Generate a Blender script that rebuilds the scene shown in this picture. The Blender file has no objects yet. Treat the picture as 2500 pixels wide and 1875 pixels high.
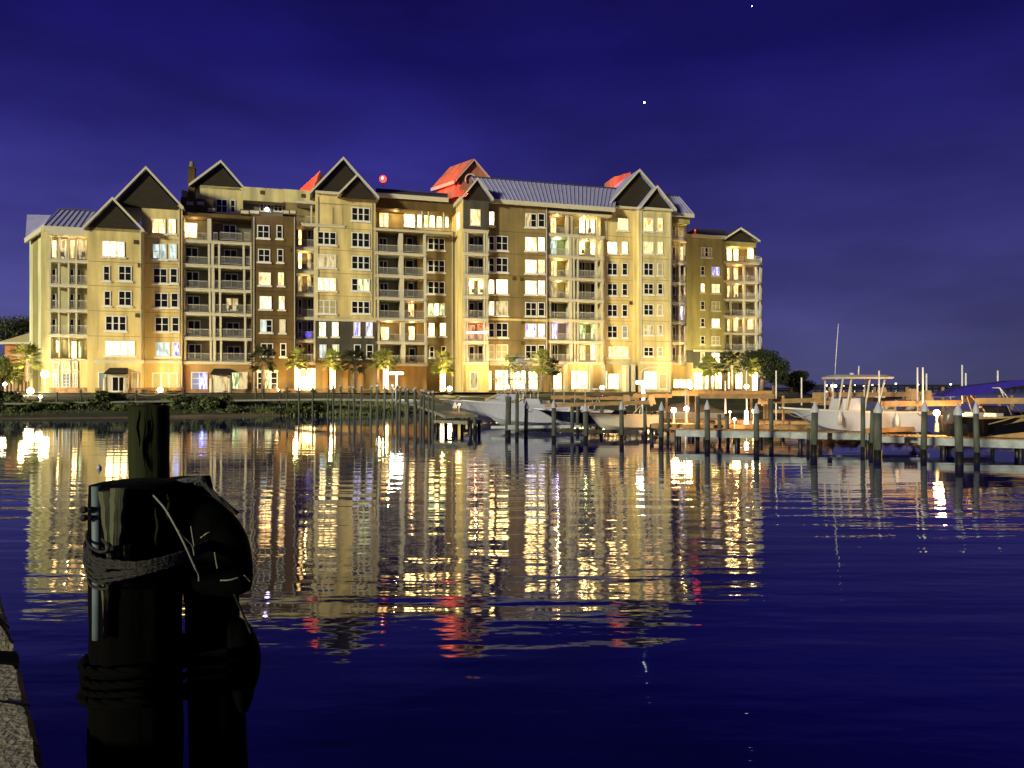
import bpy, math, random
from mathutils import Vector, Matrix
random.seed(7)
C = bpy.context.scene.collection
sc = bpy.context.scene
F, H, HY = 1805.0, 2.5, 948.0          # lens in photo pixels, eye height, horizon row
R = math.radians

def W(px, py, D): return Vector(((px-1250)/F*D, D, H+(HY-py)/F*D))
def WG(px, py, z=0.0):
    D = (H-z)*F/(py-HY); return Vector(((px-1250)/F*D, D, z))

# ------------------------------------------------------------------ materials
MATS = {}
def mat(name, rgb, rough=0.7, var=0.12, scale=3.0, metal=0.0, bump=0.0, bscale=None, stretch=(1,1,1), ior=1.45, spec=.5):
    if name in MATS: return MATS[name]
    m = bpy.data.materials.new(name); m.use_nodes = True
    nt = m.node_tree; N = nt.nodes; L = nt.links
    b = N['Principled BSDF']; b.inputs['Roughness'].default_value = rough
    b.inputs['Metallic'].default_value = metal; b.inputs['IOR'].default_value = ior
    tc = N.new('ShaderNodeTexCoord'); mp = N.new('ShaderNodeMapping'); mp.inputs['Scale'].default_value = stretch
    L.new(tc.outputs['Object'], mp.inputs[0])
    n = N.new('ShaderNodeTexNoise'); n.inputs['Scale'].default_value = scale; n.inputs['Detail'].default_value = 5
    n.inputs['Roughness'].default_value = 0.6
    L.new(mp.outputs[0], n.inputs['Vector'])
    cr = N.new('ShaderNodeValToRGB')
    cr.color_ramp.elements[0].position = 0.3; cr.color_ramp.elements[1].position = 0.7
    cr.color_ramp.elements[0].color = tuple(max(0, c*(1-var)) for c in rgb)+(1,)
    cr.color_ramp.elements[1].color = tuple(min(1, c*(1+var)) for c in rgb)+(1,)
    L.new(n.outputs[0], cr.inputs[0]); L.new(cr.outputs[0], b.inputs['Base Color'])
    if name.startswith('stucco'):
        ms=N.new('ShaderNodeMapping'); ms.inputs['Scale'].default_value=(1.1,1.1,.13); L.new(tc.outputs['Object'],ms.inputs[0])
        ns_=N.new('ShaderNodeTexNoise'); ns_.inputs['Scale'].default_value=.9; ns_.inputs['Detail'].default_value=6; L.new(ms.outputs[0],ns_.inputs['Vector'])
        mr_=N.new('ShaderNodeMapRange'); mr_.inputs[1].default_value=.35; mr_.inputs[2].default_value=.65; mr_.inputs[3].default_value=.72; mr_.inputs[4].default_value=1.12; L.new(ns_.outputs[0],mr_.inputs[0])
        mx=N.new('ShaderNodeMix'); mx.data_type='RGBA'; mx.blend_type='MULTIPLY'; mx.inputs[0].default_value=1.0
        L.new(cr.outputs[0],mx.inputs[6]); L.new(mr_.outputs[0],mx.inputs[7]); L.new(mx.outputs[2],b.inputs['Base Color'])
    if bump:
        n2 = N.new('ShaderNodeTexNoise'); n2.inputs['Scale'].default_value = bscale or scale*4; n2.inputs['Detail'].default_value = 6
        L.new(mp.outputs[0], n2.inputs['Vector'])
        bp = N.new('ShaderNodeBump'); bp.inputs['Strength'].default_value = bump; bp.inputs['Distance'].default_value = 0.02
        L.new(n2.outputs[0], bp.inputs['Height']); L.new(bp.outputs[0], b.inputs['Normal'])
    b.inputs['Specular IOR Level'].default_value=spec
    MATS[name] = m; return m

def emat(name, rgb, strength, rgb2=None, scale=1.2, s2=None):
    """something that gives off light: a lamp, a lit pane with the uneven look of a room behind it"""
    if name in MATS: return MATS[name]
    m = bpy.data.materials.new(name); m.use_nodes = True
    nt = m.node_tree; N = nt.nodes; L = nt.links
    N.remove(N['Principled BSDF']); out = N['Material Output']
    e = N.new('ShaderNodeEmission'); e.inputs['Strength'].default_value = strength
    if rgb2:
        tc = N.new('ShaderNodeTexCoord'); mp = N.new('ShaderNodeMapping'); mp.inputs['Scale'].default_value = (2.2, 2.2, .55)
        oi = N.new('ShaderNodeObjectInfo'); mt = N.new('ShaderNodeMath'); mt.operation = 'MULTIPLY'; mt.inputs[1].default_value = 37
        L.new(oi.outputs['Random'], mt.inputs[0])
        n = N.new('ShaderNodeTexNoise'); n.noise_dimensions = '4D'; n.inputs['Scale'].default_value = scale; n.inputs['Detail'].default_value = 3
        L.new(tc.outputs['Object'], mp.inputs[0]); L.new(mp.outputs[0], n.inputs['Vector']); L.new(mt.outputs[0], n.inputs['W'])
        cr = N.new('ShaderNodeValToRGB'); cr.color_ramp.elements[0].position = 0.38; cr.color_ramp.elements[1].position = 0.56
        k = (s2 if s2 is not None else strength)/strength
        cr.color_ramp.elements[0].color = tuple(c*k for c in rgb2)+(1,); cr.color_ramp.elements[1].color = tuple(rgb)+(1,)
        L.new(n.outputs[0], cr.inputs[0]); L.new(cr.outputs[0], e.inputs['Color'])
    else:
        e.inputs['Color'].default_value = tuple(rgb)+(1,)
    L.new(e.outputs[0], out.inputs[0]); MATS[name] = m; return m

cream  = mat('stucco_cream', (.66,.53,.215), .85, .10, .35, bump=.2, bscale=6)
cream2 = mat('stucco_pale', (.60,.52,.24), .85, .10, .3, bump=.2, bscale=6)
lime   = mat('stucco_lime', (.66,.66,.36), .85, .08, .3)
trim   = mat('trim_white', (.56,.52,.37), .6, .06, 2)
winfr  = mat('window_frame_white', (.75,.74,.66), .5, .03, 2)
brown  = mat('stucco_brown', (.115,.072,.018), .85, .22, .35, bump=.2, bscale=6)
tan    = mat('stucco_tan', (.245,.18,.066), .85, .18, .3, bump=.2, bscale=6)
orange = mat('stucco_orange', (.42,.25,.08), .85, .12, .35, bump=.2, bscale=6)
dkgrey = mat('stucco_charcoal', (.07,.065,.045), .85, .2, .4)
olive  = mat('stucco_olive', (.34,.29,.11), .85, .12, .3, bump=.2, bscale=6)
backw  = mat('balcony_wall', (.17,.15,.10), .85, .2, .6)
gabled = mat('gable_siding', (.022,.016,.008), .9, .3, 1.0, stretch=(1,1,5), bump=.3, bscale=5)
roofm  = mat('roof_metal', (.34,.34,.55), .5, .12, 1.0)
roofd  = mat('roof_dark', (.05,.045,.07), .6, .2, 1.0)
rail   = mat('rail_metal', (.50,.48,.42), .5, .05, 2)
stone  = mat('stone_base', (.28,.17,.08), .9, .5, 2.2, bump=.6, bscale=5)
awn    = mat('awning_cloth', (.012,.009,.008), .9, .3, 3)
gdark  = mat('glass_dark', (.012,.011,.012), .2, .4, 2, ior=1.5, spec=.18)
blind  = mat('blind_cream', (.42,.36,.19), .7, .08, 2)
blindg = mat('blind_green', (.36,.40,.24), .6, .06, 2)
bluegl = mat('glass_pale_blue', (.22,.28,.30), .3, .2, 1)
shut   = mat('shutter_coral', (.55,.12,.05), .7, .1, 2)
hutw   = mat('hut_orange', (.60,.24,.06), .8, .1, 1)
PANE = {
 'd': gdark, 'k': blind, 'n': blindg, 'p': bluegl,
 'W': emat('pane_white', (1,.70,.25), 15.0, (1,.52,.13), 1.5, 2.6),
 'w': emat('pane_warm', (1,.68,.26), 7.5, (1,.46,.10), 1.6, 1.6),
 'o': emat('pane_orange', (1,.58,.20), 4.0, (1,.34,.09), 1.8, 1.3),
 'y': emat('pane_yellow', (1,.78,.36), .95, (.9,.60,.20), 1.6, .45),
 'g': emat('pane_green', (.85,1,.45), 1.6, (.45,.50,.22), 1.6, .35),
 'c': emat('pane_cool', (.78,.95,.88), 1.15, (.6,.72,.62), 1.2, .6),
 'b': emat('pane_blue', (.62,.62,1), 2.0, (.26,.16,.95), 1.6, .8),
 'v': emat('pane_violet', (.9,.8,1), 3.0, (.5,.18,.95), 1.4, .9),
 'r': emat('pane_red', (1,.42,.20), 1.2, (.85,.16,.06), 1.6, .55),
}

# ------------------------------------------------------------------ mesh builder
class MB:
    def __init__(s): s.v=[]; s.f=[]; s.m=[]
    def add(s, vs, fs, mi=0):
        k=len(s.v); s.v += [tuple(p) for p in vs]; s.f += [tuple(i+k for i in f) for f in fs]; s.m += [mi]*len(fs); return s
    def hexa(s, p, mi=0):   # p: 4 bottom ccw, 4 top ccw
        return s.add(p, [(3,2,1,0),(4,5,6,7),(0,1,5,4),(1,2,6,5),(2,3,7,6),(3,0,4,7)], mi)
    def box(s, x0,x1,y0,y1,z0,z1, mi=0):
        return s.hexa([(x0,y0,z0),(x1,y0,z0),(x1,y1,z0),(x0,y1,z0),(x0,y0,z1),(x1,y0,z1),(x1,y1,z1),(x0,y1,z1)], mi)
    def bar(s, a, b, w, h, mi=0, up=(0,0,1)):
        a=Vector(a); b=Vector(b); d=(b-a).normalized(); up=Vector(up)
        if abs(d.dot(up))>.98: up=Vector((0,1,0))
        x=d.cross(up).normalized()*w/2; y=x.cross(d).normalized()*h/2
        return s.hexa([a-x-y,a+x-y,b+x-y,b-x-y,a-x+y,a+x+y,b+x+y,b-x+y], mi)
    def cyl(s, a, b, r0, r1=None, n=10, mi=0, caps=True):
        return s.tube([a,b],[r0, r0 if r1 is None else r1], n, mi, caps)
    def tube(s, path, rs, n=8, mi=0, caps=True, wob=None):
        path=[Vector(p) for p in path]
        if not isinstance(rs,(list,tuple)): rs=[rs]*len(path)
        vs=[]; fs=[]
        ref=None
        for i,p in enumerate(path):
            d=(path[min(i+1,len(path)-1)]-path[max(i-1,0)]).normalized()
            if ref is None:
                ref=Vector((0,0,1)) if abs(d.z)<.9 else Vector((1,0,0))
            x=d.cross(ref)
            if x.length<1e-4: x=d.cross(Vector((0,1,0.1)))
            x.normalize(); y=d.cross(x).normalized(); ref=y.cross(d) if False else ref
            for k in range(n):
                a=2*math.pi*k/n; r=rs[i]*(wob(i,k) if wob else 1)
                vs.append(p+x*math.cos(a)*r+y*math.sin(a)*r)
        for i in range(len(path)-1):
            for k in range(n):
                fs.append((i*n+k, i*n+(k+1)%n, (i+1)*n+(k+1)%n, (i+1)*n+k))
        if caps:
            fs.append(tuple(range(n-1,-1,-1))); fs.append(tuple((len(path)-1)*n+k for k in range(n)))
        return s.add(vs, fs, mi)
    def ball(s, c, r, n=8, mi=0, sq=(1,1,1)):
        vs=[]; fs=[]; c=Vector(c); m=max(4,n//2+1)
        for i in range(m+1):
            t=math.pi*i/m
            for k in range(n):
                a=2*math.pi*k/n
                vs.append(c+Vector((r*sq[0]*math.sin(t)*math.cos(a), r*sq[1]*math.sin(t)*math.sin(a), r*sq[2]*math.cos(t))))
        for i in range(m):
            for k in range(n): fs.append((i*n+k,(i+1)*n+k,(i+1)*n+(k+1)%n,i*n+(k+1)%n))
        return s.add(vs, fs, mi)
    def build(s, name, mats, parent=None, smooth=False, origin=None):
        if not isinstance(mats,(list,tuple)): mats=[mats]
        me=bpy.data.meshes.new(name); o=Vector(origin or (0,0,0))
        me.from_pydata([tuple(Vector(p)-o) for p in s.v], [], s.f)
        for m in mats: me.materials.append(m)
        me.polygons.foreach_set('material_index', s.m)
        if smooth: me.polygons.foreach_set('use_smooth', [True]*len(s.f))
        me.update()
        ob=bpy.data.objects.new(name, me); C.objects.link(ob); ob.location=o
        if parent is not None: ob.parent=parent
        return ob

def tag(o, label, cat, group=None, kind=None):
    if label: o['label']=label
    if cat: o['category']=cat
    if group: o['group']=group
    if kind: o['kind']=kind
    return o
def empty(name, loc, rz=0, label=None, cat=None, group=None):
    o=bpy.data.objects.new(name,None); C.objects.link(o); o.location=loc; o.rotation_euler=(0,0,rz); o.empty_display_size=.3
    tag(o,label,cat,group); return o
def copy_tree(o, parent=None):
    c=o.copy(); C.objects.link(c); c.parent=parent
    for ch in list(o.children): copy_tree(ch, c)
    return c
def light(loc, energy, col, rad=.15, kind='POINT', parent=None, aim=None, size=100, blend=.6):
    l=bpy.data.lights.new('lamp_light', kind); l.energy=energy; l.color=col; l.shadow_soft_size=rad
    if kind=='SPOT': l.spot_size=R(size); l.spot_blend=blend
    o=bpy.data.objects.new('lamp_light', l); C.objects.link(o); o.location=loc
    if aim is not None: o.rotation_euler=(Vector(aim)-Vector(loc)).to_track_quat('-Z','Y').to_euler()
    if parent is not None: o.parent=parent
    return o

# ================================================================== camera / world / sun
cam=bpy.data.cameras.new('camera'); camo=bpy.data.objects.new('camera',cam); C.objects.link(camo)
camo.location=(0,0,H); camo.rotation_euler=(R(90),0,0)
cam.sensor_width=36; cam.lens=36*F/2500; cam.shift_y=(HY-937.5)/2500; cam.clip_start=.1; cam.clip_end=20000
sc.camera=camo
sc.view_settings.view_transform='Standard'; sc.view_settings.look='None'; sc.view_settings.exposure=0; sc.view_settings.gamma=1
sc.cycles.use_denoising=True
sc.cycles.max_bounces=6; sc.cycles.diffuse_bounces=2; sc.cycles.glossy_bounces=3
sc.cycles.sample_clamp_indirect=6

w=bpy.data.worlds.new("World"); sc.world=w; w.use_nodes=True
N=w.node_tree.nodes; L=w.node_tree.links; bg=N['Background']
tc=N.new('ShaderNodeTexCoord'); sp=N.new('ShaderNodeSeparateXYZ'); L.new(tc.outputs['Generated'], sp.inputs[0])
cr=N.new('ShaderNodeValToRGB'); L.new(sp.outputs['Z'], cr.inputs[0]); e=cr.color_ramp.elements
e[0].position=0.0; e[0].color=(.074,.074,.180,1)
e[1].position=.12; e[1].color=(.056,.054,.215,1)
for p,c in ((.20,(.040,.036,.200)),(.30,(.020,.017,.155)),(.40,(.009,.007,.110)),(.60,(.005,.003,.050)),(1,(.004,.003,.03))):
    x=e.new(p); x.color=c+(1,)
# dimmer towards the open water on the right, faint uneven cloud veil
mr=N.new('ShaderNodeMapRange'); L.new(sp.outputs['X'], mr.inputs[0])
mr.inputs[1].default_value=-.15; mr.inputs[2].default_value=.6; mr.inputs[3].default_value=1.15; mr.inputs[4].default_value=.74
ns=N.new('ShaderNodeTexNoise'); ns.inputs['Scale'].default_value=3.1; ns.inputs['Detail'].default_value=4
mp=N.new('ShaderNodeMapping'); mp.inputs['Scale'].default_value=(1,1,3.0); L.new(tc.outputs['Generated'],mp.inputs[0]); L.new(mp.outputs[0],ns.inputs['Vector'])
m2=N.new('ShaderNodeMapRange'); L.new(ns.outputs[0],m2.inputs[0]); m2.inputs[1].default_value=.3; m2.inputs[2].default_value=.7; m2.inputs[3].default_value=.70; m2.inputs[4].default_value=1.30
mm=N.new('ShaderNodeMath'); mm.operation='MULTIPLY'; L.new(mr.outputs[0],mm.inputs[0]); L.new(m2.outputs[0],mm.inputs[1])
L.new(cr.outputs[0], bg.inputs['Color']); L.new(mm.outputs[0], bg.inputs['Strength'])

sun=bpy.data.lights.new('town_glow','SUN'); sun.energy=3.9; sun.angle=R(6); sun.color=(1,.94,.66)
so=bpy.data.objects.new('town_glow',sun); C.objects.link(so)
so.rotation_euler=Vector((.60,.77,-.17)).to_track_quat('-Z','Y').to_euler()

# ================================================================== building frame
TH=math.atan(.288); cs,sn=math.cos(TH),math.sin(TH); BY=103.85; BZ=2.1
def UV(px, v):
    k=(px-1250)/F
    return (v*sn+k*(BY+v*cs))/(cs-k*sn)
def YD(px, v): return BY+UV(px,v)*sn+v*cs
def ZZ(px, py, v): return H+(HY-py)/F*YD(px,v)-BZ
condo=empty('condominium_building',(0,BY,BZ),TH,'long cream and brown waterfront condominium block with lit windows, gables and balconies','building')
far=empty('condominium_wing_building',(0,BY,BZ),TH,'farther olive condominium tower set back behind the right end of the main block','building')
bld=condo
def sec(x0,x1,ytop,v,m,ybot=None,vb=20,ext=(0,0),name='wall',par=None,dz=0):
    b=MB(); xm=(x0+x1)/2
    z1=ZZ(xm,ytop,v)+dz; z0=-.4 if ybot is None else ZZ(xm,ybot,v)
    b.box(UV(x0,v)-ext[0],UV(x1,v)+ext[1],v,vb,z0,z1)
    return b.build(name,m,par or bld)
NWIN=[0]
def win(x0,x1,y0,y1,n,st,v,sill=True,name='window',rows=2,fr=None,par=None,arch=False):
    """one window: proud frame with sashes (the part) and its glass (sub-part)"""
    a=UV(x0,v); b_=UV(x1,v); xm=(x0+x1)/2; z1=ZZ(xm,y0,v); z0=ZZ(xm,y1,v)
    f=MB(); t=.11; d0=v-.10
    f.box(a,b_,d0,v+.02,z1-t,z1); f.box(a,b_,d0,v+.02,z0,z0+t)
    f.box(a,a+t,d0,v+.02,z0+t,z1-t); f.box(b_-t,b_,d0,v+.02,z0+t,z1-t)
    wd=(b_-a-2*t)
    for i in range(1,n):
        c=a+t+wd*i/n; ww=.05 if n==2 else .09; f.box(c-ww,c+ww,d0+.02,v+.02,z0+t,z1-t)
    for i in range(n):
        for r in range(1,rows):
            zz=z0+t+(z1-z0-2*t)*r/rows; c0=a+t+wd*i/n+.06; c1=a+t+wd*(i+1)/n-.06
            f.box(c0,c1,d0+.035,v+.01,zz-.035,zz+.035)
    if sill: f.box(a-.15,b_+.15,v-.2,v,z0-.2,z0)
    else: f.box(a-.06,b_+.06,v-.14,v,z0-.08,z0)
    if name=='window': name={1:'narrow_window',2:'double_window',3:'triple_window',4:'wide_window'}[n]
    if name=='balcony_door' and n==2: name='sliding_door'
    o=f.build(name,fr or winfr,par or bld); NWIN[0]+=1
    if isinstance(st,str): st=st*n if len(st)==1 else st
    g=MB(); ms=[]
    for i in range(n):
        mm_=PANE[st[i]]
        if mm_ not in ms: ms.append(mm_)
        g.box(a+t+wd*i/n,a+t+wd*(i+1)/n,v-.045,v+.0,z0+t,z1-t,ms.index(mm_))
    q=g.build('pane',ms,o)
    return o
def railing(par,x0,x1,y,v,h=1.07,curve=0):
    u0,u1=UV(x0,v),UV(x1,v); z=ZZ((x0+x1)/2,y,v)
    r=MB(); r.box(u0,u1,v-.03,v+.03,z+h-.07,z+h); r.box(u0,u1,v-.025,v+.025,z+.09,z+.14)
    n=max(2,int((u1-u0)/.13)); 
    for i in range(n+1):
        u=u0+(u1-u0)*i/n; r.box(u-.013,u+.013,v-.013,v+.013,z+.14,z+h-.07)
    return r.build('railing',rail,par)
def balcony(x0,x1,y,v,vb,th=.38,m=None,rails=(),cols=(),ytop=None,name='balcony'):
    """slab (part) with its railings and posts; y = row of slab top's front edge"""
    xm=(x0+x1)/2; z=ZZ(xm,y,v)
    s=MB(); u0,u1=UV(x0,v),UV(x1,v)
    s.box(u0-.12,u1+.12,v-.12,vb,z-th,z-.10); s.box(u0-.2,u1+.2,v-.2,vb,z-.10,z)
    for (c0,c1) in cols:
        if ytop: 
            zt=ZZ(xm,ytop,v)-.3; s.box(UV(c0,v),UV(c1,v),v,v+.45,z,zt)
    o=s.build(name,m or trim,bld)
    for (r0,r1) in rails: railing(o,r0,r1,y,v+.12)
    return o
def gable(xL,xR,xP,ye,yp,v,depth,face=None,par=None,roof=None,over=.5,hip=False):
    xm=(xL+xR)/2
    uL,uR,uP=UV(xL,v),UV(xR,v),UV(xP,v); ze=ZZ(xm,ye,v); zp=ZZ(xP,yp,v)
    r=MB(); t=.22
    vf=v-over
    for (ua,ub) in ((uL,uP),(uP,uR)):
        za,zb=(ze,zp) if ua==uL else (zp,ze)
        r.hexa([(ua,vf,za-t),(ub,vf,zb-t),(ub,v+depth,zb-t),(ua,v+depth,za-t),(ua,vf,za),(ub,vf,zb),(ub,v+depth,zb),(ua,v+depth,za)])
    o=r.build('gable_roof',roof or roofm,par or bld)
    s=(zp-ze)/(uP-uL); 
    g=MB(); g.add([(uL+.35,v,ze-t-.02),(uR-.35,v,ze-t-.02),(uP,v,zp-t-.35),(uL+.35,v+.4,ze-t-.02),(uR-.35,v+.4,ze-t-.02),(uP,v+.4,zp-t-.35)],[(0,1,2),(5,4,3),(0,3,4,1),(1,4,5,2),(2,5,3,0)])
    g.build('gable_face',face or gabled,o)
    k=MB()
    for (ua,za,ub,zb) in ((uL,ze,uP,zp),(uP,zp,uR,ze)):
        k.hexa([(ua,vf-.06,za-t-.08),(ub,vf-.06,zb-t-.08),(ub,vf,zb-t-.08),(ua,vf,za-t-.08),(ua,vf-.06,za+.06),(ub,vf-.06,zb+.06),(ub,vf,zb+.06),(ua,vf,za+.06)])
    k.build('rake_trim',trim,o)
    return o
def shedroof(name,x0,x1,y0,y1,yr0,yr1,v,vr,m=None,ribs=True,xr0=None,xr1=None,par=None):
    """a metal roof slope: eave from (x0,y0)-(x1,y1) on plane v, ridge at plane vr"""
    e0=Vector((UV(x0,v),v,ZZ((x0+x1)/2,(y0+y1)/2,v))); e1=Vector((UV(x1,v),v,e0.z))
    q0=xr0 if xr0 is not None else x0; q1=xr1 if xr1 is not None else x1
    zr=ZZ((q0+q1)/2,(yr0+yr1)/2,vr)
    r0=Vector((UV(q0,vr),vr,zr)); r1=Vector((UV(q1,vr),vr,zr))
    b=MB(); d=Vector((0,0,-.2))
    b.hexa([e0+d,e1+d,r1+d,r0+d,e0,e1,r1,r0])
    # back slope down again
    bk0=Vector((e0.x,2*vr-v,e0.z)); bk1=Vector((e1.x,2*vr-v,e1.z))
    b.hexa([r0+d,r1+d,bk1+d,bk0+d,r0,r1,bk1,bk0])
    if ribs:
        n=int((e1-e0).length/.55)
        for i in range(n+1):
            t=i/n; a=e0.lerp(e1,t); c=r0.lerp(r1,t)
            b.bar(a+Vector((0,0,.05)),c+Vector((0,0,.05)),.06,.12)
    o=b.build(name,m or roofm,par or bld)
    g=MB(); g.box(e0.x-.1,e1.x+.1,v-.12,v+.1,e0.z-.62,e0.z-.02); g.build('gutter',trim,o)
    g=MB(); g.bar(r0+Vector((0,0,.08)),r1+Vector((0,0,.08)),.35,.14); g.build('ridge_cap',roofd,o)
    return o
def inlight(px,py,v,energy,col):
    k=UV(px,v); return light((k,v,ZZ(px,py,v)),energy,col,.12,parent=bld)
def belt(x0,x1,y,v,h=.28,m=None,d=.14):
    u0,u1=UV(x0,v),UV(x1,v); z=ZZ((x0+x1)/2,y,v)
    b=MB(); b.box(u0,u1,v-d,v-.004,z-h,z); b.box(u0,u1,v-d-.07,v-.004,z,z+.09); return b.build('belt_course',m or trim,bld)
def wbox(x0,x1,y0,y1,v0,v1,m,name,par=None):
    b=MB(); xm=(x0+x1)/2; b.box(UV(x0,v0),UV(x1,v0),v0,v1,ZZ(xm,y1,v0),ZZ(xm,y0,v0)); return b.build(name,m,par or bld)

# ---- left end with chamfer wall -----------------------------------
vA=-.8
sec(100,216,556,1.6,cream2,ext=(0,1))
# chamfered end walls in lime stucco (three strips)
def chamfer():
    b=MB(); uA=UV(126,1.2)
    u=[UV(72,6.2),UV(80,5.4),UV(93,4.1),UV(126,1.2)]; vs=[6.2,5.4,4.1,1.2]; zt=ZZ(110,560,2)
    names=[cream2,tan,lime]
    ms=[lime,olive,lime]
    for i in range(3):
        b.hexa([(u[i],vs[i],-.4),(u[i+1],vs[i+1],-.4),(u[i+1]+1.5,20,-.4),(u[i]+.2,20.0,-.4),(u[i],vs[i],zt),(u[i+1],vs[i+1],zt),(u[i+1]+1.5,20,zt),(u[i]+.2,20,zt)],i)
    b.build('end_wall',ms,bld)
chamfer()
# corner balconies on the left end
fA=1.3
slabs=[(634,'y'),(694,'d'),(755,'d'),(816,'d')]
wbox(119,219,556,574,-.4,2,trim,'fascia')
for i,(y,st) in enumerate(slabs):
    balcony(120,218,y,-.1,3.2,rails=((123,142),(145,166),(168,185),(187,214)),cols=((120,124),(141.5,145.5),(165,169),(184,188),(213,218)),ytop=y-60)
wbox(119,219,876,884,-.2,3,trim,'belt_course')
for x in (120,142,166,213): wbox(x,x+4,820,880,-.05,.5,trim,'column')
bk=1.55
win(124,139,586,630,1,'w',bk,False,'balcony_door'); win(150,162,583,631,1,'y',bk,False,'balcony_door'); win(171,183,585,632,1,'o',bk,False,'balcony_door');win(190,212,585,632,2,'y',bk,False,'balcony_door')
inlight(165,592,.7,55,(1,.72,.35)); inlight(200,592,.7,40,(1,.6,.25))
for y in (694,755,816):
    win(125,138,y-38,y-6,1,'d',bk,False,'balcony_door'); win(170,182,y-38,y-3,1,'d',bk,False,'balcony_door'); win(188,198,y-38,y-3,1,'d',bk,False,'balcony_door')
win(137,148,832,861,1,'W',bk,False); win(167,174,830,876,1,'g',bk,False); win(174,189,832,876,2,'W',bk,False); win(190,201,832,876,1,'g',bk,False)
sec(118,236,881,-.3,cream,ext=(0,0))
# tall bay window at ground floor
for (a,b_) in ((130,145),(152,172),(178,190)):
    win(a,b_,883,904,1,'k',-.34,False,rows=1); win(a,b_,910,955,2,'p',-.34,False,rows=5)
wbox(120,233,946,962,-.55,-.3,stone,'stone_plinth')
# roofs of the left end
shedroof('hip_roof',108,207,552,555,512,516,.6,5,xr0=146,xr1=232)
b=MB(); zz=ZZ(85,548,5); zr=ZZ(85,538,9)
b.hexa([(UV(62,5.5),5.5,zz-1.9),(UV(112,1.2),1.2,zz-.6),(UV(125,9),9,zz-.2),(UV(66,9.5),9.5,zz-.2),(UV(62,5.5),5.5,zz-1.7),(UV(112,1.2),1.2,zz-.4),(UV(125,9),9,zr+.8),(UV(66,9.5),9.5,zr+.8)])
b.build('hip_roof',roofm,bld)
b=MB(); b.bar((UV(62,5.5),5.5,zz-2.0),(UV(112,1.2),1.2,zz-.9),.25,.6); b.build('fascia',trim,bld)

# ---- section A ------------------------------------------------------
sec(213,348,558,vA,cream)
gable(205,354,277,560,484,vA,13,)
win(250,305,589,627,3,'W',vA)
for y0 in (649,710):
    win(252+(y0-649)*.03,269+(y0-649)*.03,y0,y0+37,1,'d',vA); win(289,322,y0,y0+37,2,'d',vA)
win(257,309,771,808,3,'d',vA); win(257,330,832,868,4,'W',vA)
belt(230,352,881,vA)
win(240,259,908,954,1,'p',vA,False,rows=1); win(321,338,908,954,1,'k',vA,False,rows=1)
wbox(232,351,947,962,vA-.2,vA,stone,'stone_plinth')
def entry(x0,x1,yA0,yA1,yD,v,st='d',posts=True):
    xm=(x0+x1)/2
    u0,u1=UV(x0,v),UV(x1,v); z0,z1=ZZ(xm,yA1,v),ZZ(xm,yA0,v)
    a=MB(); a.hexa([(u0-.3,v-2.0,z0),(u1+.3,v-2.0,z0),(u1+.1,v,z0),(u0-.1,v,z0),(u0-.2,v-1.9,z0+.15),(u1+.2,v-1.9,z0+.15),(u1,v,z1),(u0,v,z1)])
    a.build('awning',awn,bld)
    k=MB(); k.box(u0-.1,u1+.1,v-.35,v-.002,-.1,z0-.05); k.build('door_surround',trim,bld)
    win(x0+5,x1-5,yD,956,2,st,v-.37,False,'door',rows=1)
    if posts:
        for u in (u0-.1,u1+.1):
            p=MB(); p.cyl((u,v-1.7,-.7),(u,v-1.7,1.5),.27,.22,12); p.ball((u,v-1.7,1.5),.22,10); p.build('entry_post',trim,bld,True)
entry(268,312,898,914,919,vA)

# ---- section B ------------------------------------------------------
vB=.5
sec(346,445,498,vB,cream)
gable(272,450,358,503,409,vB-.1,13)
rowsB=[(534,571,'o','w'),(595,633,'c','c'),(655,692,'d','d'),(715,751,'d','d'),(774,810,'d','d'),(835,871,'c','b')]
for i,(a,b_,s1,s2) in enumerate(rowsB):
    k=i*2.0; win(370+k,405+k,a,b_,2,s1,vB); win(411+k,430+k,a,b_,1,s2,vB)
belt(352,444,882,vB)
win(372,434,910,953,3,'n',vB,False,rows=1)
wbox(352,441,946,962,vB-.2,vB,stone,'stone_plinth')
light((UV(392,vB-2.5),vB-2.5,.4),420,(1,.62,.22),.15,parent=bld)

# ---- section C balconies --------------------------------------------
vC,bC=.9,3.4
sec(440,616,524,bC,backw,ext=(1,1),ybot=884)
sec(440,616,884,vC+.2,orange)
wbox(441,612,522,531,vC,4,brown,'parapet'); 
wbox(441,520,484,524,3.6,9,brown,'parapet'); wbox(516,612,524,536,1.2,5,brown,'parapet')
cl=[(585,591),(645,649),(703,708),(762,766),(822,825),(881,884)]
for i,(a,b_) in enumerate(cl):
    y=(a+b_)/2; yt=y-59
    rr=((449,504),(521,531),(537,590),(597,609)) if i>0 else ((521,530),(535,589),(596,609))
    if i==5: rr=()
    cc=((442,449),(506,511),(514,521),(531,536),(591,596),(609,614)) if i>0 else ((442,449),(506,516))
    k=i*2
    balcony(442,613,y,vC,bC+.1,cols=[(p+k*.6,q+k*.6) for p,q in cc],ytop=yt,rails=[(p+k*.6,q+k*.6) for p,q in ((449,504),(521,531),(537,590),(597,609))])
    wbox(508+k*.4,516+k*.4,yt+8,y,vC+.3,bC,trim,'partition_wall')
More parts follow.
